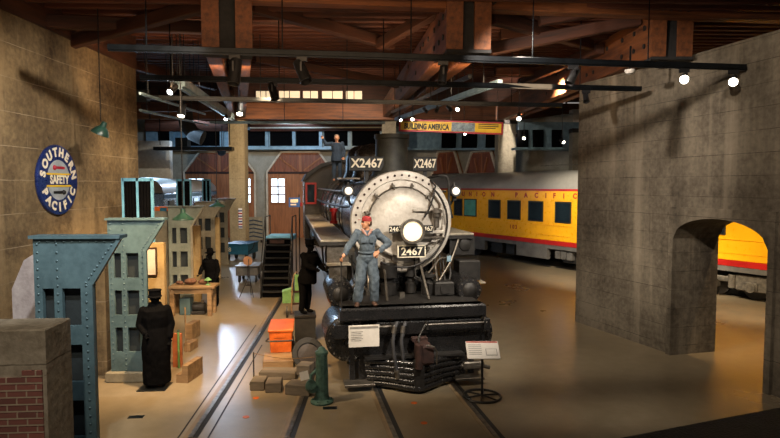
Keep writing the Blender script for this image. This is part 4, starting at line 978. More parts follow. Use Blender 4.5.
track_spot(182, 110, 15, (-5.2, 12.0, .5), 'spotlight with glowing mouth above the silver railcar', 1.0, 'lens')
track_spot(240, 109, 18, (-4.0, 14.0, .5), 'lit spotlight just in front of the tan post top', 1.1, 'lens')
track_spot(173, 89, 13.2, (-6.2, 8, 2), 'tilted spotlight with pale mouth near the left wall end', .8, 'lens_c')
track_spot(226, 117.5, 22, (-5.0, 15, .5), 'tiny bright spotlight beside the tan post', .7, 'lens_c')
for i, (u, v, d, lab) in enumerate(((400, 119, 22, 'small lit spotlight above the left end of the banner'), (413, 118, 20, 'small lit spotlight over the word on the banner'), (425, 110, 18, 'unlit small spotlight left of centre above the banner'),
                                   (437, 109, 17.5, 'unlit small spotlight at centre above the banner'), (449, 108, 17, 'unlit small spotlight right of centre above the banner'), (458, 108, 17, 'lit small spotlight above the banner picture'),
                                   (464, 133, 26, 'tiny lit spotlight right below the banner'), (519, 117, 19, 'round lit lamp beside the wide pale post'), (562, 141, 26, 'lit lamp between the two pale posts'), (524, 137, 27, 'faint lamp right of the wide pale post'))):
    track_spot(u, v, d, P(u, v, d)+Vector((-.3 if i % 2 else .4, -1.2, -.7)), lab, .62 if i < 7 else .8, 'lens' if i in (0, 1, 5, 6, 7, 8, 9) else None)
t = thing('smoke_detector', 'small white dome fixed under the right paired beam', 'smoke detector', P(630, 71, 12), 0)
MB().lathe([(.10, .03), (.11, 0), (.08, -.05), (.02, -.07)], (0, 0, 0), (0, 0, 1), 20).build('dome', K['white'], t); MB().cyl((0, 0, .03), (0, 0, .5), .02, n=6).build('drop_rod', K['track'], t)
# enamel pendant lamps
def pendant(u, v, d, r, label, tilt=0):
    q = P(u, v, d); t = thing('pendant_lamp', label, 'pendant lamp', q, 0)
    MB().lathe([(.0+.02, .20), (.05, .19), (.06, .10), (.11, .06), (r, -.04), (r*1.02, -.07), (r*.95, -.06), (.08, .03), (.03, .05)], (0, 0, 0), (tilt, 0, 1), 28).build('shade', K['green_d'], t)
    MB().ball((-tilt*.05, 0, -.02), .045, 10).build('bulb', K['lens'] if tilt else K['cream'], t)
    MB().cyl((0, 0, .18), (0, 0, roofz(d)-q.z), .012, n=6).build('cord', K['lampblk'], t)
pendant(101, 131, 11.5, .17, 'dark green pendant lamp hanging before the left wall', .45)
pendant(183, 217, 13.6, .24, 'green enamel pendant lamp hanging above the workbench')
pendant(217, 205, 21.0, .28, 'green enamel pendant lamp farther back by the fourth portal')
t = thing('added_sheen_lamp', 'added cool lamp high beside the far left door, brightening the floor', 'added_sheen_lamp', (-11.2, 38.62, 6.0), 0)  # lamp body added where the floor highlight needs a source
MB().lathe([(.12, .40), (.28, .2), (.30, .0), (.26, .0), (.24, .1)], (0, 0, 0), (.25, 1, .25), 24).build('housing', K['lampblk'], t); MB().cyl((0, .25, .1), (0, .25, 3.9), .03, n=8).build('hanger_rod', K['lampblk'], t)
# air duct elbow
t = thing('air_duct', 'blue-grey metal duct elbow hanging from the far ceiling', 'duct', P(195, 132, 30), 0)
MB().tube([(-.5, 0, 2.1), (-.5, 0, .9), (-.42, 0, .4), (-.1, 0, -.1), (.4, 0, -.3)], .38, 16).build('elbow', K['tread_d'], t)
t = thing('duct_run', 'long horizontal blue-grey duct under the far transoms on the left', 'duct', P(153, 148, 34), 0)
MB().box(0, 4.6, 0, .6, -.12, .08, .02).build('trunk', K['track'], t, smooth=0); MB().box(1.3, 2.0, 0, .6, .08, .6).build('vent_box', K['track'], t, smooth=0)
for x in (.3, 4.4): MB().cyl((x, .3, .2), (x, .3, 3.6), .03, n=6).build('hanger_rod', K['track'], t)
# ================================================================== PEOPLE
def remeshed(name, mb, mat, parent, vox, smooth_it=2):
    me = bpy.data.meshes.new(name); me.from_pydata([tuple(p) for p in mb.v], [], mb.f)
    o = bpy.data.objects.new(name, me)
    r = o.modifiers.new('r', 'REMESH'); r.mode = 'VOXEL'; r.voxel_size = vox; r.use_smooth_shade = True
    s = o.modifiers.new('s', 'SMOOTH'); s.iterations = smooth_it; s.factor = .5
    m2 = evaluated(o); bpy.data.objects.remove(o)
    m2.materials.clear(); m2.materials.append(mat); m2.shade_smooth()
    o = bpy.data.objects.new(name, m2); C.objects.link(o); o.parent = parent; return o
def limb(mb, pts, rs, n=14):
    for i in range(len(pts)-1): mb.cyl(pts[i], pts[i+1], rs[i], rs[i+1], n)
    for p, r in zip(pts, rs): mb.ball(p, r, n)
def fold(o, amp, sc_, zs=.4):
    me = o.data; out = []
    for c, nm in zip([v.co.copy() for v in me.vertices], [v.vector.copy() for v in me.vertex_normals]):
        n = noise.noise(Vector((c.x*sc_, c.y*sc_, c.z*sc_*zs)))+.5*noise.noise(Vector((c.x*sc_*2.3+7, c.y*sc_*2.3, c.z*sc_*1.4)))
        out += list(c+nm*amp*n)
    me.vertices.foreach_set('co', out); me.update()
def hand(mb, w_, tip, palmn, side, curl=.6, r=.0088):
    """palm from wrist w_ towards tip; palmn: way the palm faces; four fingers and a thumb"""
    w_ = Vector(w_); d = (Vector(tip)-w_).normalized(); pn = Vector(palmn); pn = (pn-d*pn.dot(d)).normalized(); s = d.cross(pn)*side
    for k in range(-3, 4): mb.ball(w_+d*.045+s*k*.0105, .019, 10, (1, 1, 1))
    mb.cyl(w_-d*.01, w_+d*.03, .026, .028, 12)
    L = (.066, .075, .07, .054)
    for k in range(4):
        b = w_+d*.075+s*(.03-.02*k); a = 0; p = b; pr = w_+d*.045+s*(.028-.019*k)
        pts = [pr, b]; 
        for j, f in enumerate((.45, .32, .23)):
            a += curl*(1, 1, .7)[j]; dd = d*math.cos(a)+pn*math.sin(a); p = p+dd*L[k]*f*1.1; pts.append(p)
        limb(mb, pts, [r*1.15, r*1.1, r, r*.95, r*.85], 10)
    t0 = w_+d*.025+s*.028; t1 = t0+(d*.6+s*.75+pn*.35).normalized()*.036; t2 = t1+(d*.8+s*.2+pn*.6).normalized()*.032; t3 = t2+(d*.7+pn*.7).normalized()*.024
    limb(mb, [t0, t1, t2, t3], [.014, .012, .0105, .009], 10)
def head(mb, c, yaw=0, s=1.0, pitch=0):
    """c: centre of the skull, face to -y turned by yaw"""
    M = Matrix.Translation(Vector(c)) @ Matrix.Rotation(yaw, 4, 'Z') @ Matrix.Rotation(pitch, 4, 'X')
    T0 = mb.T; mb.T = T0 @ M
    mb.ball((0, .01*s, .03*s), .092*s, 16, (.86, 1.04, .98)); mb.ball((0, -.02*s, -.035*s), .072*s, 14, (.88, .98, 1.05)); mb.ball((0, -.05*s, -.085*s), .034*s, 10, (1.1, .9, .8))
    mb.tube([(0, -.088*s, .015*s), (0, -.112*s, -.025*s), (0, -.09*s, -.036*s)], [.008*s, .015*s, .012*s], 8)
    mb.ball((-.028*s, -.075*s, -.02*s), .022*s, 8); mb.ball((.028*s, -.075*s, -.02*s), .022*s, 8)
    mb.ball((0, -.083*s, -.055*s), .015*s, 8, (1.7, .8, .6)); mb.ball((-.032*s, -.08*s, .022*s), .016*s, 8, (1.4, .7, .6)); mb.ball((.032*s, -.08*s, .022*s), .016*s, 8, (1.4, .7, .6))
    for sx in (-1, 1): mb.ball((sx*.08*s, .01*s, -.005*s), .024*s, 8, (.4, .8, 1.2))
    mb.T = T0
    return T0 @ M
def face_bits(t, M, s=1.0, hair=None, mat_h=None):
    e = MB(M)
    e.ball((-.032*s, -.084*s, .008*s), .011*s, 8, (1.2, .7, .8)); ew = e.build('eye', K['white'], t); p_ = MB(M).ball((-.032*s, -.0915*s, .008*s), .006*s, 8).build('pupil', K['blackp'], ew)
    e = MB(M).ball((.032*s, -.084*s, .008*s), .011*s, 8, (1.2, .7, .8)); ew = e.build('eye', K['white'], t); MB(M).ball((.032*s, -.0915*s, .008*s), .006*s, 8).build('pupil', K['blackp'], ew)
    MB(M).ball((0, -.094*s, -.056*s), .012*s, 8, (1.8, .5, .5)).build('lips', pm('lips', hx('8f4a3c'), hx('7c3c30'), 5, .5), t)
    if hair: hair(M)
# --- the figure in blue overalls on the front deck (figure local: faces -y)
fx, fy, fz = L2W(-.87, .20, 1.535)
man = thing('mannequin', 'figure in faded blue coveralls and red cap standing on the front deck', 'mannequin', (fx, fy, fz), math.radians(6))
S = {'hipL': (.09, 0, .88), 'hipR': (-.09, 0, .88)}
bd = MB()
# legs: right leg (viewer left) forward-left, other straighter
kL = (.13, -.05, .47); aL = (.135, .02, .09); kR = (-.13, -.07, .47); aR = (-.185, -.03, .09)
limb(bd, [(.085, 0, .86), kL, aL], [.085, .06, .042]); limb(bd, [(-.085, 0, .86), kR, aR], [.085, .06, .042])
bd.ball((0, 0, .92), .14, 14, (1.1, .85, .9)); bd.ball((0, 0, 1.08), .13, 14, (1.0, .8, 1.2)); bd.ball((0, .0, 1.26), .15, 14, (1.1, .76, 1.0)); bd.ball((0, .0, 1.36), .11, 12, (1.55, .7, .6))
shL = (.18, .0, 1.37); elL = (.41, .05, 1.17); wrL = (.205, -.06, 1.015)
shR = (-.18, 0, 1.36); elR = (-.335, -.04, 1.13); wrR = (-.44, -.16, .96)
limb(bd, [shL, elL, wrL], [.055, .043, .03]); limb(bd, [shR, elR, wrR], [.055, .043, .03])
bd.cyl((0, .0, 1.38), (0, -.01, 1.5), .052, .048)
Mh = head(bd, (-.01, -.02, 1.56), math.radians(-58), 1.0, math.radians(-4))
hand(bd, wrL, (.135, -.10, .97), (0, 1, -.2), 1, .5); hand(bd, wrR, (-.50, -.22, .92), (0.3, -.5, -1), -1, .75)
body = remeshed('body', bd, K['skin'], man, .0065, 2)
cl = MB()
limb(cl, [(.09, .01, .87), (.135, -.04, .48), (.14, .02, .13)], [.118, .098, .088]); limb(cl, [(-.09, .01, .87), (-.135, -.06, .48), (-.185, -.025, .13)], [.118, .098, .088])
cl.ball((0, .0, .93), .165, 14, (1.08, .86, .9)); cl.ball((0, 0, 1.08), .15, 14, (1.02, .85, 1.2)); cl.ball((0, 0, 1.25), .17, 14, (1.12, .78, .95)); cl.ball((0, .0, 1.36), .12, 12, (1.6, .74, .6))
limb(cl, [shL, elL, (.25, -.035, 1.04)], [.078, .066, .05]); limb(cl, [shR, elR, (-.415, -.13, 1.0)], [.078, .066, .052])
suit = remeshed('coveralls', cl, K['denim'], man, .010, 2); fold(suit, .02, 11)
bl = MB().tube([(-.155, -.03, 1.015), (-.08, -.128, 1.01), (0, -.14, 1.01), (.08, -.128, 1.01), (.155, -.03, 1.015), (.08, .115, 1.01), (-.08, .115, 1.01), (-.155, -.03, 1.015)], .02, 8).build('waist_band', K['denim'], suit)
MB().box(-.11, -.03, -.142, -.128, 1.2, 1.29, .004).build('chest_pocket', K['denim'], suit); MB().box(.04, .12, -.142, -.128, 1.2, 1.29, .004).build('chest_pocket', K['denim'], suit)
MB().tube([(-.09, -.05, 1.44), (-.06, -.11, 1.40), (-.012, -.135, 1.33)], [.022, .028, .01], 8).tube([(.09, -.05, 1.44), (.06, -.11, 1.40), (.012, -.135, 1.33)], [.022, .028, .01], 8).build('collar', pm('pale_pink_collar', hx('b58c7c'), hx('9a7468'), 6, .8), man)
for sx, (ax_, ay_) in ((1, (aL[0], aL[1])), (-1, (aR[0], aR[1]))):
    remeshed('shoe', MB().ball((ax_, ay_-.02, .05), .055, 12, (.9, 1.3, .9)).ball((ax_+sx*.015, ay_-.13, .035), .05, 12, (.95, 1.3, .7)).ball((ax_, ay_+.05, .04), .042, 12), K['leather'], man, .008)
face_bits(man, Mh)
cpm = MB(Mh).lathe([(.088, .035), (.094, .06), (.088, .10), (.06, .125), (.01, .132)], (0, .012, 0), (0, -.05, 1), 28).build('cap', pm('faded_red_cap', hx('a03434'), hx('7c2526'), 9, .85), man); cpm.scale = (1, 1, 1)
MB(Mh).prism([(-.07, .045), (.07, .045), (.07, .056), (-.07, .056)], -.145, -.06).build('cap_brim', K['red'], cpm)
MB(Mh).ball((0, .055, .0), .075, 14, (1.05, .75, 1.0)).build('hair', K['leather'], man)
# staff he leans on
wp = Vector(wrR)+Vector((-.045, -.05, -.03))
st_ = thing('iron_bar', 'thin iron bar held upright under the hand of the figure in coveralls', 'bar', (0, 0, 0), 0)
M = man.matrix_basis.copy(); M = Matrix.Translation((fx, fy, fz)) @ Matrix.Rotation(math.radians(6), 4, 'Z'); g = M @ wp; st_.location = (g.x, g.y, fz)
MB().cyl((0, 0, 0), (0, 0, .93), .014, n=10).build('shaft', K['blackm'], st_); MB().ball((0, 0, .95), .03, 10).build('knob', K['blackm'], st_)
# --- dark figures
def dark_figure(label, loc, rz, hgt=1.75, hat='cap', armR=None, armL=None, lean=0, coat=True, mat=None, vox=.012, skin_face=False):
    mat = mat or K['soot']; t = thing('mannequin', label, 'mannequin', loc, rz); k = hgt/1.75
    b = MB(Matrix.Scale(k, 4) @ Matrix.Rotation(0, 4, 'X'))
    lx = lean
    limb(b, [(.09, 0, .86), (.11, -.02, .47), (.11, .02, .09)], [.09, .065, .045]); limb(b, [(-.09, 0, .86), (-.11, -.03, .47), (-.12, .0, .09)], [.09, .065, .045])
    for sx in (-1, 1): b.ball((sx*.115, -.06, .045), .05, 10, (.9, 2.3, .85))
    b.ball((0, 0, .95), .15, 14, (1.1, .9, 1)); b.ball((0, -lx*.3, 1.12), .14, 14, (1.05, .85, 1.2)); b.ball((0, -lx*.7, 1.32), .165, 14, (1.12, .8, 1)); b.ball((0, -lx*.85, 1.42), .11, 12, (1.75, .75, .6))
    o = Vector((0, -lx*.85, 0))
    L = armL or [(.20, 0, 1.42), (.27, .02, 1.14), (.25, -.08, .90)]; Rr = armR or [(-.20, 0, 1.42), (-.27, .02, 1.14), (-.25, -.08, .90)]
    for sd, aa in ((1, L), (-1, Rr)):
        aa = [Vector(p)+o for p in aa]; limb(b, aa, [.06, .048, .033]); dd = (aa[2]-aa[1]).normalized(); hand(b, aa[2], aa[2]+dd, (0, -1, -.2), sd, .5, .0095)
    b.cyl((0, -lx*.9, 1.42), (0, -lx, 1.56), .055, .05)
    Mh_ = head(b, (0, -lx*1.05, 1.63), 0, 1.14)
    bo_ = remeshed('body', b, K['skin'] if skin_face else mat, t, .009, 1)
    if coat:
        c = MB(Matrix.Scale(k, 4))
        c.lathe([(.17, .04), (.205, .06), (.21, .35), (.215, .7), (.19, .95), (.175, 1.1), (.20, 1.3), (.19, 1.42), (.11, 1.50), (.09, 1.56)], (0, -lx*.4, 0), (0, -lx*.6, 1), 28, sx=1.18) if coat == 'long' else c.lathe([(.16, .74), (.20, .76), (.19, .95), (.175, 1.1), (.2, 1.3), (.19, 1.42), (.1, 1.47)], (0, -lx*.1, 0), (0, -lx*.7, 1), 28, sx=1.1)
        for aa in (L, Rr):
            aa = [Vector(p)+o for p in aa]; limb(c, [aa[0], aa[1], aa[1].lerp(aa[2], .85)], [.082, .07, .058])
        if coat == 'long':
            limb(c, [(.09, 0, .5), (.11, 0, .12)], [.11, .09]); limb(c, [(-.09, 0, .5), (-.11, 0, .12)], [.11, .09])
        else: limb(c, [(.09, 0, .85), (.11, -.02, .47), (.11, .01, .12)], [.11, .085, .07]); limb(c, [(-.09, 0, .85), (-.11, -.03, .47), (-.12, 0, .12)], [.11, .085, .07])
        co_ = remeshed('coat', c, mat, t, vox, 2); fold(co_, .012, 8)
    Mh2 = Matrix.Scale(k, 4) @ Matrix.Translation((0, -lx*1.05, 1.63))
    if hat == 'cap':
        MB(Mh2).lathe([(.108, .05), (.11, .08), (.106, .13), (.118, .15), (.112, .165), (.02, .17)], (0, .01, 0), (0, 0, 1), 28).lathe([(.085, .045), (.125, .04), (.125, .05), (.085, .06)], (0, -.035, 0), (0, -.1, 1), 24).build('cap', mat, t)
    elif hat == 'brim':
        MB(Mh2).lathe([(.10, .06), (.165, .05), (.17, .058), (.10, .075), (.096, .16), (.07, .19), (.01, .175)], (0, .005, 0), (0, -.08, 1), 28).build('hat', mat, t)
    elif hat == 'hair':
        MB(Mh2).ball((0, .02, .06), .102, 14, (.95, 1.0, .85)).build('hair', pm('grey_hair', hx('8a7a6a'), hx('6a5c4e'), 9, .9), t)
    return t
q = G(155, 388)
dark_figure('black figure in long coat and peaked cap standing before the second portal', (q.x, q.y+.1, 0.02), math.radians(18), 1.78, 'cap', armR=[(-.20, 0, 1.42), (-.28, .03, 1.15), (-.17, -.12, 1.0)], armL=[(.2, 0, 1.42), (.27, .02, 1.13), (.24, -.05, .88)], coat='long')
t = thing('floor_plate', 'dark metal base plate under the capped black figure', 'base plate', (q.x-.02, q.y+.05, 0), math.radians(4))
MB().box(-.26, .26, -.24, .22, 0, .018, .004).build('plate', K['track'], t, smooth=0)
dark_figure('black figure in brimmed hat leaning over the workbench', (-5.52, 18.0, 0), math.radians(-25), 1.78, 'brim', lean=.12, armR=[(-.2, 0, 1.42), (-.25, -.12, 1.2), (-.16, -.32, 1.06)], coat='short')
q = G(221, 256.5)
dark_figure('black figure standing far back against the tan concrete post', (q.x, q.y, 0), math.radians(-60), 1.8, 'cap', coat='short', vox=.016)
q = P(305, 313, 14.2)
t = thing('work_platform', 'dark low platform under the black figure beside the locomotive', 'platform', (q.x, 14.2, 0), math.radians(10))
MB().box(-.26, .26, -.3, .3, q.z-.06, q.z, .006).build('top', K['blackm'], t, smooth=0)
MB().box(-.25, .25, -.28, .28, 0, q.z-.06, .01).build('crate', K['tread_d'], t, smooth=0)
dark_figure('black figure bending towards the locomotive running gear, beside the green hand truck', (q.x, 14.2, q.z), math.radians(58), 1.8, 'cap', lean=.16, armR=[(-.2, 0, 1.42), (-.25, -.14, 1.2), (-.18, -.34, 1.12)], armL=[(.2, 0, 1.42), (.25, -.12, 1.18), (.2, -.3, 1.06)], coat='short')
fx2, fy2, fz2 = L2W(-.70, 8.8, 3.93)
dark_figure('figure in navy jacket with one arm out, standing on top of the boiler', (fx2, fy2, fz2), math.radians(4), 1.52, 'hair', armR=[(-.2, 0, 1.42), (-.42, -.02, 1.40), (-.52, -.04, 1.60)], coat='short', mat=K['navy'], skin_face=True)
# ================================================================== FLOOR OBJECTS
# orange bin
q = P(281, 355, 12.4); t = thing('orange_bin', 'orange metal bin with black handle bar standing on timber blocks', 'bin', (q.x, 12.4, .17), math.radians(8))
b = MB()
b.add([(-.22, 0, 0), (.22, 0, 0), (.22, .9, 0), (-.22, .9, 0), (-.25, -.04, .46), (.25, -.04, .46), (.25, .98, .46), (-.25, .98, .46)], [(0, 3, 2, 1), (0, 1, 5, 4), (1, 2, 6, 5), (2, 3, 7, 6), (3, 0, 4, 7), (4, 5, 6, 7)])
b.build('tub', K['orange'], t, smooth=0, bevel=.01)
MB().box(-.27, .27, -.06, 1.0, .46, .51, .01).build('lid', K['orange'], t, smooth=0)
MB().tube([(-.27, .06, .30), (-.30, -.18, .31), (-.24, -.22, .31), (.2, -.22, .31), (.27, -.18, .31), (.27, .06, .30)], .018, 8).build('handle', K['blackm'], t)
MB().box(-.15, .1, -.045, -.02, .34, .42).build('label_plate', K['orange'], t, smooth=0)
# timber blocks
blks = [((278, 369), .62, .66, .17, 8, 0, 'reddish timber block under the orange bin'), ((277, 380), .72, .34, .15, -4, 0, 'wide grey timber block below the orange bin'), ((257, 391), .26, .34, .18, 0, 0, 'leftmost grey timber block at the rope post'),
        ((273, 393), .28, .34, .19, 4, 0, 'second grey timber block from the rope post'), ((297, 396), .46, .30, .2, -14, 0, 'grey timber block beside the green iron stand'), ((303, 386), .26, .26, .20, -12, .2, 'small grey block stacked on another beside the green stand'),
        ((283, 346), .5, .25, .17, 8, .0, 'hidden rear timber block carrying the back of the orange bin')]
for (uv, wx, wy, hz, rz, z0, lab) in blks:
    q = G(*uv); o = MB().box(-wx/2, wx/2, 0, wy, 0, hz, .012).build('timber_block', K['oak'] if 'reddish' in lab else K['grey_tim'], smooth=0); tag(o, lab, 'timber block', None, (q.x, q.y, z0 if z0 else 0), math.radians(rz))
# rope post and line
q = G(254, 384); t = thing('rope_post', 'thin black post carrying the barrier line left of the blocks', 'rope post', (q.x, q.y, 0), 0)
MB().cyl((0, 0, 0), (0, 0, .62), .013, n=8).build('post', K['blackm'], t); MB().lathe([(.09, 0), (.09, .01), (.02, .02)], (0, 0, 0), (0, 0, 1), 20).build('foot', K['blackm'], t)
q2 = G(322, 402)
a = Vector((q.x, q.y, .60)); b = Vector((q2.x-.13, q2.y, .80)); pts = [a.lerp(b, k/10)-Vector((0, 0, .06*math.sin(PI*k/10))) for k in range(11)]
o = MB().tube(pts, .007, 6).build('barrier_line', K['oak']); tag(o, 'tan barrier cord stretched from the thin post to the green stand', 'cord')
a2 = Vector((q.x+1.0, q.y+3.0, .75)); pts = [a.lerp(a2, k/8)-Vector((0, 0, .08*math.sin(PI*k/8))) for k in range(9)]
# green iron stand
t = thing('iron_stand', 'weathered green cast iron switch stand with white tag at front left of the locomotive', 'switch stand', (q2.x, q2.y, 0), math.radians(12))
MB().lathe([(.20, 0), (.205, .03), (.17, .05), (.13, .07), (.12, .12), (.115, .16), (.11, .5), (.10, .84), (.115, .86), (.115, .9), (.07, .93), (.05, .97), (.01, .99)], (0, 0, 0), (0, 0, 1), 28).build('column', K['green'], t)
MB().box(-.03, .03, -.115, .115, .12, .86, .008).build('web', K['green'], t)
MB().lathe([(.05, -.1), (.10, -.08), (.11, 0), (.09, .08), (.04, .10)], (-.17, 0, .28), (.3, -1, .2), 20).tube([(-.1, 0, .2), (-.2, -.02, .32), (-.19, -.02, .5), (-.09, 0, .58)], .03, 8).build('valve_body', K['green'], t)
MB().lathe([(.02, 0), (.09, .0), (.09, .03), (.02, .03)], (-.2, -.10, .36), (.1, -1, .1), 18).build('hand_wheel', K['green'], t)
tg = MB(Matrix.Rotation(math.radians(-12), 4, 'Y')).box(-.27, -.12, -.10, -.095, .50, .65).build('paper_tag', K['paper'], t, smooth=0); tg['label'] = 'white paper tag'
for k in range(6):
    a_ = 2*PI*k/6; MB().cyl((.165*math.cos(a_), .165*math.sin(a_), .03), (.165*math.cos(a_), .165*math.sin(a_), .07), .015, n=6).build('bolt', K['green'], t)
# big dark wheel lying behind
q = G(305, 374); t = thing('loose_wheel', 'large dark iron wheel leaning behind the green iron stand', 'wheel', (q.x+.02, q.y+.3, .33), 0)
ax_ = Vector((.12, -1, .35)).normalized()
MB().lathe([(.22, -.05), (.31, -.05), (.33, .0), (.31, .05), (.22, .06), (.2, .02)], (0, 0, 0), ax_, 40).build('rim', K['tread_d'], t)
MB().lathe([(.02, -.03), (.22, -.02), (.22, .03), (.08, .05), (.02, .05)], (0, 0, 0), ax_, 30).build('disc', pm('dusty_iron', hx('3c3532'), hx('262120'), 8, .6, .2, .3), t)
# hand truck with green bottle trolley
q = G(291, 322); t = thing('hand_truck', 'green hand truck with rusty uprights left of the locomotive', 'hand truck', (q.x, q.y+.6, 0), math.radians(10))
MB().tube([(-.08, 0, .08), (-.06, .1, .9), (0, .16, 1.22), (.1, .2, 1.3)], .018, 8).build('upright', K['oak'], t)
MB().tube([(.16, 0, .08), (.16, .1, .9), (.14, .18, 1.2)], .018, 8).build('upright', K['rust'], t)
MB().box(-.12, .2, -.12, .04, .10, .13).box(-.1, .18, .04, .07, .35, .4).box(-.1, .18, .08, .11, .7, .75).build('frame', K['rust'], t)
MB().cyl((.26, 0, .16), (.31, 0, .16), .16, n=22).build('wheel', K['blackm'], t); MB().cyl((-.24, 0, .16), (-.19, 0, .16), .16, n=22).build('wheel', K['blackm'], t)
MB().prism([(-.34, .38), (-.34, .72), (-.05, .80), (-.02, .38)], .15, .5).build('green_box', K['green_l'], t, smooth=0)
MB().prism([(.0, .4), (.02, 1.22), (.13, 1.2), (.16, .4)], .12, .2).build('green_plate', K['green_l'], t, smooth=0)
# stand sign on the right
q = G(482, 397); t = thing('sign_stand', 'black round-footed stand holding a white information panel right of the locomotive', 'sign stand', (q.x, q.y, 0), 0)
ring = MB(); rp = [(.33*math.cos(2*PI*k/36), .33*math.sin(2*PI*k/36), .02) for k in range(37)]; ring.tube(rp, .022, 8, False); 
ring.build('base_ring', K['lampblk'], t)
for k in range(3):
    a = PI*k/3+.3; MB().tube([(-.33*math.cos(a), -.33*math.sin(a), .02), (0, 0, .04), (.33*math.cos(a), .33*math.sin(a), .02)], .016, 6).build('spoke', K['lampblk'], t)
MB().cyl((0, 0, .02), (0, 0, .78), .022, n=12).build('pole', K['lampblk'], t)
T = Matrix.Translation((0, -.02, .86)) @ Matrix.Rotation(math.radians(-52), 4, 'X') @ Matrix.Rotation(math.radians(0), 4, 'Z')
bd_ = MB(T).box(-.29, .29, -.012, .012, -.19, .19, .004).build('panel', K['paper'], t, smooth=0)
MB(T).box(-.28, .28, -.016, -.010, .15, .18).build('red_heading', K['inkred'], bd_, smooth=0)
pr = MB(T)
for k in range(6): pr.box(-.25, -.02, -.016, -.010, .10-k*.04, .108-k*.04)
pr.build('print', K['ink'], bd_, smooth=0)
MB(T).box(.05, .25, -.016, -.011, -.12, .02).build('diagram', K['ink'], bd_, smooth=0); MB(T).box(.06, .24, -.018, -.0115, -.11, .01).build('diagram_field', K['paper'], bd_, smooth=0)
# orange floor discs
for (u, v, lab) in ((246, 417, 'orange floor dot nearest the left rail'), (256, 398, 'orange floor dot below the timber blocks'), (414, 403, 'orange floor dot just in front of the pilot'), (424, 423, 'orange floor dot farther in front of the pilot')):
    q = G(u, v); o = MB().cyl((0, 0, 0), (0, 0, .004), .055, n=20).build('floor_dot', K['orange'], smooth=0); tag(o, lab, 'floor marker', None, (q.x, q.y, 0))
for (u, v, lab) in ((136, 417, 'small dark floor plate near the second portal'), (330, 408, 'small dark floor plate right of the green iron stand')):
    q = G(u, v); o = MB().box(-.12, .12, -.06, .06, 0, .004).build('floor_plate', K['track'], smooth=0); tag(o, lab, 'floor plate', None, (q.x, q.y, 0), .1)
# ---- workbench and things on it
q = G(213, 316); bx, by = q.x, q.y
t = thing('workbench', 'plank workbench in front of the hatted black figure', 'workbench', (bx, by, 0), math.radians(3))
MB().box(-1.25, .06, -.05, .60, .80, .88, .01).build('top', K['oak'], t, smooth=0)
for x in (-1.12, -.05):
    for y in (.02, .48): MB().box(x-.1, x+.02, y-.05, y+.07, 0, .80, .01).build('leg', K['oak'], t, smooth=0)
MB().box(-1.2, 0, .0, .04, .66, .80).build('apron', K['oak'], t, smooth=0)
for i, (u, v, r) in enumerate(((191, 284, .15), (203.5, 283, .12), (180, 285, .09))):
    p_ = P(u, v, by+.28); m_ = MB().ball((0, 0, r*.6), r, 14, (1.25, 1, .62)); o = m_.build('cloth_bundle', K['cloth']); fold(o, .03, 9, 1)
    tag(o, ['brown cloth bundle in the middle of the workbench', 'brown cloth bundle nearest the green desk lamp', 'smallest brown bundle at the left on the workbench'][i], 'bundle', None, (p_.x, by+.28, .88))
p_ = P(208, 286, by+.2); t = thing('desk_lamp', 'small green lamp on the right end of the workbench', 'desk lamp', (p_.x, by+.2, .88), 0)
MB().lathe([(.07, 0), (.06, .02), (.015, .03), (.015, .16), (.02, .17)], (0, 0, 0), (0, 0, 1), 16).build('stem', K['green_l'], t); MB().lathe([(.11, .14), (.05, .2), (.02, .22)], (0, 0, 0), (0, 0, 1), 18).build('shade', K['green_l'], t)
# under the bench
for i, (u, v, wx, hz, mt, lab) in enumerate(((184, 316, .30, .5, 'portal', 'blue-grey toolbox under the left of the workbench'), (197.5, 315, .4, .3, 'blackm', 'dark machine casting under the workbench'))):
    q = G(u, v); t = thing('toolbox' if i == 0 else 'machine_casting', lab, 'box' if i == 0 else 'machine part', (q.x, q.y+.08, 0), 0)
    if i == 0:
        MB().box(-wx/2, wx/2, 0, .3, 0, hz, .02).build('body', K[mt], t, smooth=0); MB().tube([(-.08, .15, hz), (-.08, .15, hz+.06), (.08, .15, hz+.06), (.08, .15, hz)], .012, 6).build('handle', K['steel'], t)
    else:
        MB().lathe([(.1, -.2), (.14, -.16), (.14, .16), (.1, .2)], (0, .1, .2), (1, 0, 0), 18).box(-.2, .2, -.05, .25, 0, .1, .02).build('housing', K[mt], t); MB().cyl((.1, .1, .3), (.1, .1, .42), .05, n=12).build('spout', K['steel'], t)
# ---- things right of the capped figure
def wedge(u, v, wx, wy, hz, rz, lab, mat='oak', z0=0):
    q = G(u, v); o = MB().box(-wx/2, wx/2, 0, wy, 0, hz, .012).build('timber_block', K[mat], smooth=0); return tag(o, lab, 'timber block', None, (q.x, q.y, z0), math.radians(rz))
q = G(177, 383)
t = thing('step_block', 'long tan timber chock on the floor beside the capped black figure', 'chock', (q.x+.08, q.y, 0), math.radians(-8))
MB().prism([(-.10, 0), (.14, 0), (.14, .34), (.02, .34), (.02, .16), (-.10, .16)], 0, .62).build('chock', K['oak'], t, smooth=0)
wedge(187, 352, .16, .40, .2, -6, 'tan timber block farther along beside the step chock')
wedge(189, 340, .18, .45, .4, -6, 'taller tan timber block behind, near the workbench leg')
q = G(174, 372); t = thing('plank', 'reddish plank leaning upright behind the green pole', 'plank', (q.x-.02, q.y+.3, 0), math.radians(-6))
MB().box(-.12, .08, 0, .04, 0, .72, .006).build('board', pm('reddish_plank', hx('a9613a'), hx('7e4426'), 5, .6), t, smooth=0)
q = G(179, 368); t = thing('green_pole', 'short green pole standing upright beside the capped black figure', 'pole', (q.x, q.y, .0), 0)
MB().cyl((0, 0, 0), (0, 0, .76), .022, n=10).build('shaft', K['green_l'], t); MB().ball((0, 0, .78), .03, 10).build('tip', K['green_d'], t)
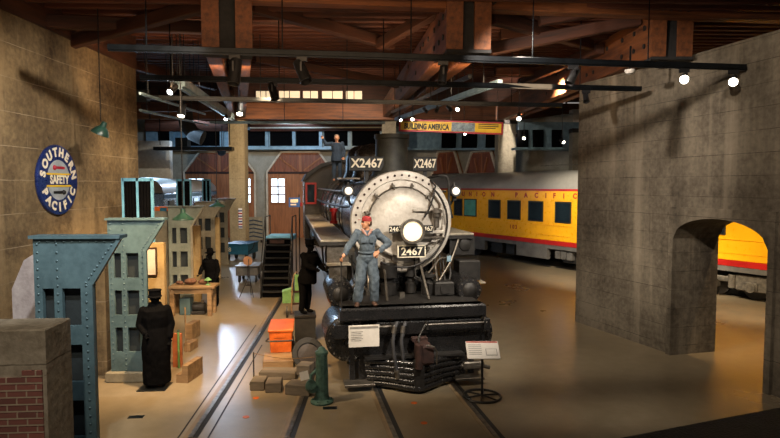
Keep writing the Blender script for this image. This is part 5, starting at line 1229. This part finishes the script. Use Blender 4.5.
q = G(186, 352); t = thing('wooden_post', 'thin wooden stick standing near the workbench leg', 'stick', (q.x, q.y, 0), 0)
MB().cyl((0, 0, 0), (0, 0, 1.0), .018, n=8).build('shaft', K['oak'], t); MB().ball((0, 0, 1.01), .024, 8).build('tip', K['oak'], t)
q = G(165, 310); t = thing('stool', 'dark box seat behind the capped black figure', 'stool', (q.x-.1, q.y-.4, 0), 0)
MB().box(-.16, .16, 0, .3, .4, .46, .01).build('seat', K['blackm'], t, smooth=0)
for x in (-.14, .11):
    for y in (.01, .26): MB().box(x, x+.03, y, y+.03, 0, .4).build('leg', K['blackm'], t, smooth=0)
# ---- staircase
q = G(275, 298); sx0 = P(261, 298, q.y).x; sx1 = P(289, 298, q.y).x
t = thing('staircase', 'black open staircase with top landing tinted by cool light left of the locomotive', 'stairs', ((sx0+sx1)/2, q.y, 0), math.radians(2)); hw = (sx1-sx0)/2
nst = 9; RUN = .11
for k in range(nst):
    MB().box(-hw+.04, hw-.04, k*RUN, k*RUN+.26, (k+1)*.215-.045, (k+1)*.215, .005).build('tread', K['tread_d'], t, smooth=0)
    MB().box(-hw+.04, hw-.04, k*RUN+.08, k*RUN+.10, k*.215, (k+1)*.215).build('riser', K['soot'], t, smooth=0)
for sx in (-1, 1):
    MB(Matrix.Translation((sx*hw, 0, 0)) @ Matrix.Rotation(-PI/2 if 0 else 0, 4, 'Z')).add([(-.02, -.05, 0), (-.02, .2, 0), (-.02, nst*RUN+.1, nst*.215-.25), (-.02, nst*RUN+.1, nst*.215+.05), (-.02, -.05, .24), (.02, -.05, 0), (.02, .2, 0), (.02, nst*RUN+.1, nst*.215-.25), (.02, nst*RUN+.1, nst*.215+.05), (.02, -.05, .24)],
        [(0, 1, 2, 3, 4), (9, 8, 7, 6, 5), (0, 5, 6, 1), (1, 6, 7, 2), (2, 7, 8, 3), (3, 8, 9, 4), (4, 9, 5, 0)]).build('stringer', K['blackm'], t, smooth=0)
    MB().tube([(sx*hw, .02, .2), (sx*hw, .0, .9), (sx*hw, nst*RUN, nst*.215+.75), (sx*hw, nst*RUN+1, nst*.215+.75)], .018, 8).build('handrail', K['blackm'], t)
    for yy in (nst*RUN, nst*RUN+1.0): MB().cyl((sx*hw, yy, 0), (sx*hw, yy, nst*.215+.75), .02, n=8).build('baluster', K['blackm'], t)
MB().box(-hw, hw, nst*RUN, nst*RUN+1.2, nst*.215-.1, nst*.215+.06, .01).build('landing', K['cyan'], t, smooth=0)  # cool light on the landing put into its pale blue colour
ts = MB().box(-.3, .2, nst*RUN-.16, nst*RUN-.13, nst*.215-.18, nst*.215-.06).build('small_notice', K['rust'], t, smooth=0)
# ---- flag sign on pole, tripod sign, carts
q = P(295, 202, 19.5)
t = thing('pole_sign', 'small blue sign with white marks on a pole left of the cab', 'sign', (q.x, 19.5, 0), math.radians(5))
MB().cyl((.14, .03, 0), (.14, .03, q.z+.25), .02, n=8).build('pole', K['blackm'], t)
MB().box(-.21, .17, 0, .015, q.z-.17, q.z+.15).build('panel', pm('bright_blue_enamel', hx('2c5fb0'), hx('224c90'), 3, .4), t, smooth=0); MB().box(-.15, .10, -.006, 0, q.z-.02, q.z+.09).box(-.15, .04, -.006, 0, q.z-.11, q.z-.06).build('white_mark', K['cream'], t, smooth=0)
MB().box(.16, .24, 0, .05, q.z-.14, q.z-.02).build('red_lamp', K['red'], t, smooth=0)
q = G(262, 297); t = thing('folding_easel', 'thin black easel with feet spread beside the staircase', 'easel', (q.x-.42, q.y, 0), 0)
for (x, y) in ((-.32, -.1), (.16, -.12), (-.02, .3)): MB().tube([(x, y, 0), (0, 0, .75), (-.02, 0, 1.3)], .014, 6).build('leg', K['blackm'], t)
q = G(250, 284); t = thing('disc_sign', 'round tan disc sign on a pole above the grey trolley', 'sign', (q.x, q.y-.3, 0), 0)
MB().cyl((0, 0, 0), (0, 0, .78), .014, n=8).build('pole', K['rust'], t); MB().lathe([(.17, -.01), (.18, 0), (.17, .012), (.01, .014)], (0, -.01, .93), (0, -1, 0), 28).build('disc', pm('tan_disc', hx('c08a62'), hx('a06e48'), 6, .6), t)
MB().lathe([(.12, 0), (.12, .01), (.02, .02)], (0, 0, 0), (0, 0, 1), 18).build('foot', K['rust'], t)
q = G(247, 283); t = thing('trolley', 'low grey steel trolley between the blue wagon and the staircase', 'trolley', (q.x, q.y, 0), math.radians(4))
MB().box(-.42, .42, 0, 1.2, .28, .62, .02).build('tub', K['carskirt'], t, smooth=0); MB().box(-.46, .46, -.03, 1.23, .62, .66).build('rim', K['steel'], t, smooth=0)
for x in (-.34, .30):
    for y in (.15, 1.0): MB().cyl((x, y, .15), (x+.06, y, .15), .15, n=20).build('wheel', K['blackm'], t)
q = G(236, 262); t = thing('baggage_wagon', 'teal blue baggage wagon in front of the tan concrete post', 'wagon', (q.x, q.y, 0), math.radians(-6))
MB().box(-.6, .62, 0, 1.5, .36, .84, .02).build('body', K['teal'], t, smooth=0); MB().box(-.64, .66, -.04, 1.54, .84, .9).build('rim', K['teal'], t, smooth=0)
MB().tube([(.62, 0, .5), (.9, -.1, .7), (1.0, -.1, 1.0)], .02, 6).build('draw_bar', K['blackm'], t)
for x in (-.5, .44):
    for y in (.2, 1.3): MB().cyl((x, y, .2), (x+.06, y, .2), .2, n=20).build('wheel', K['blackm'], t)
text('number', '8', .3, K['cream'], t, Matrix.Translation((-.3, -.02, .6)) @ FRONT)
q = P(231, 226, 30); t = thing('striped_poster', 'narrow red white and blue striped poster on the tan concrete post', 'poster', (-8.75, 34.5, 2.2), 0)
MB().box(-.11, .11, -.02, 0, -.5, .7).build('sheet', K['paper'], t, smooth=0)
for k in range(7): MB().box(-.11, .11, -.03, -.02, -.45+k*.16, -.37+k*.16).build('stripe', K['red'] if k % 2 else K['signblue'], t, smooth=0)
t.location = (P(240, 220, 34.0).x-.1, 34.50, P(240, 220, 34.5).z)
q = P(287, 200, 41.0); t = thing('reflection_panel', 'panel with dark zigzag stripes imitating reflections by the far doors', 'panel', (P(252, 240, 38).x, 38, 0), 0)  # stripes painted on an added panel to imitate reflection lines
MB().box(-.5, .7, 0, .1, .2, 1.7).build('panel', K['postg'], t, smooth=0); st = MB()
for k in range(5): st.prism([(-.5, .3+k*.26), (.1, .42+k*.26), (.7, .3+k*.26), (.7, .38+k*.26), (.1, .5+k*.26), (-.5, .38+k*.26)], -.02, 0)
st.build('stripes', K['navy'], t, smooth=0)['kind'] = 'stuff'; [MB().box(x, x+.06, .1, .4, 0, .3).build('foot', K['blackm'], t, smooth=0) for x in (-.4, .54)]
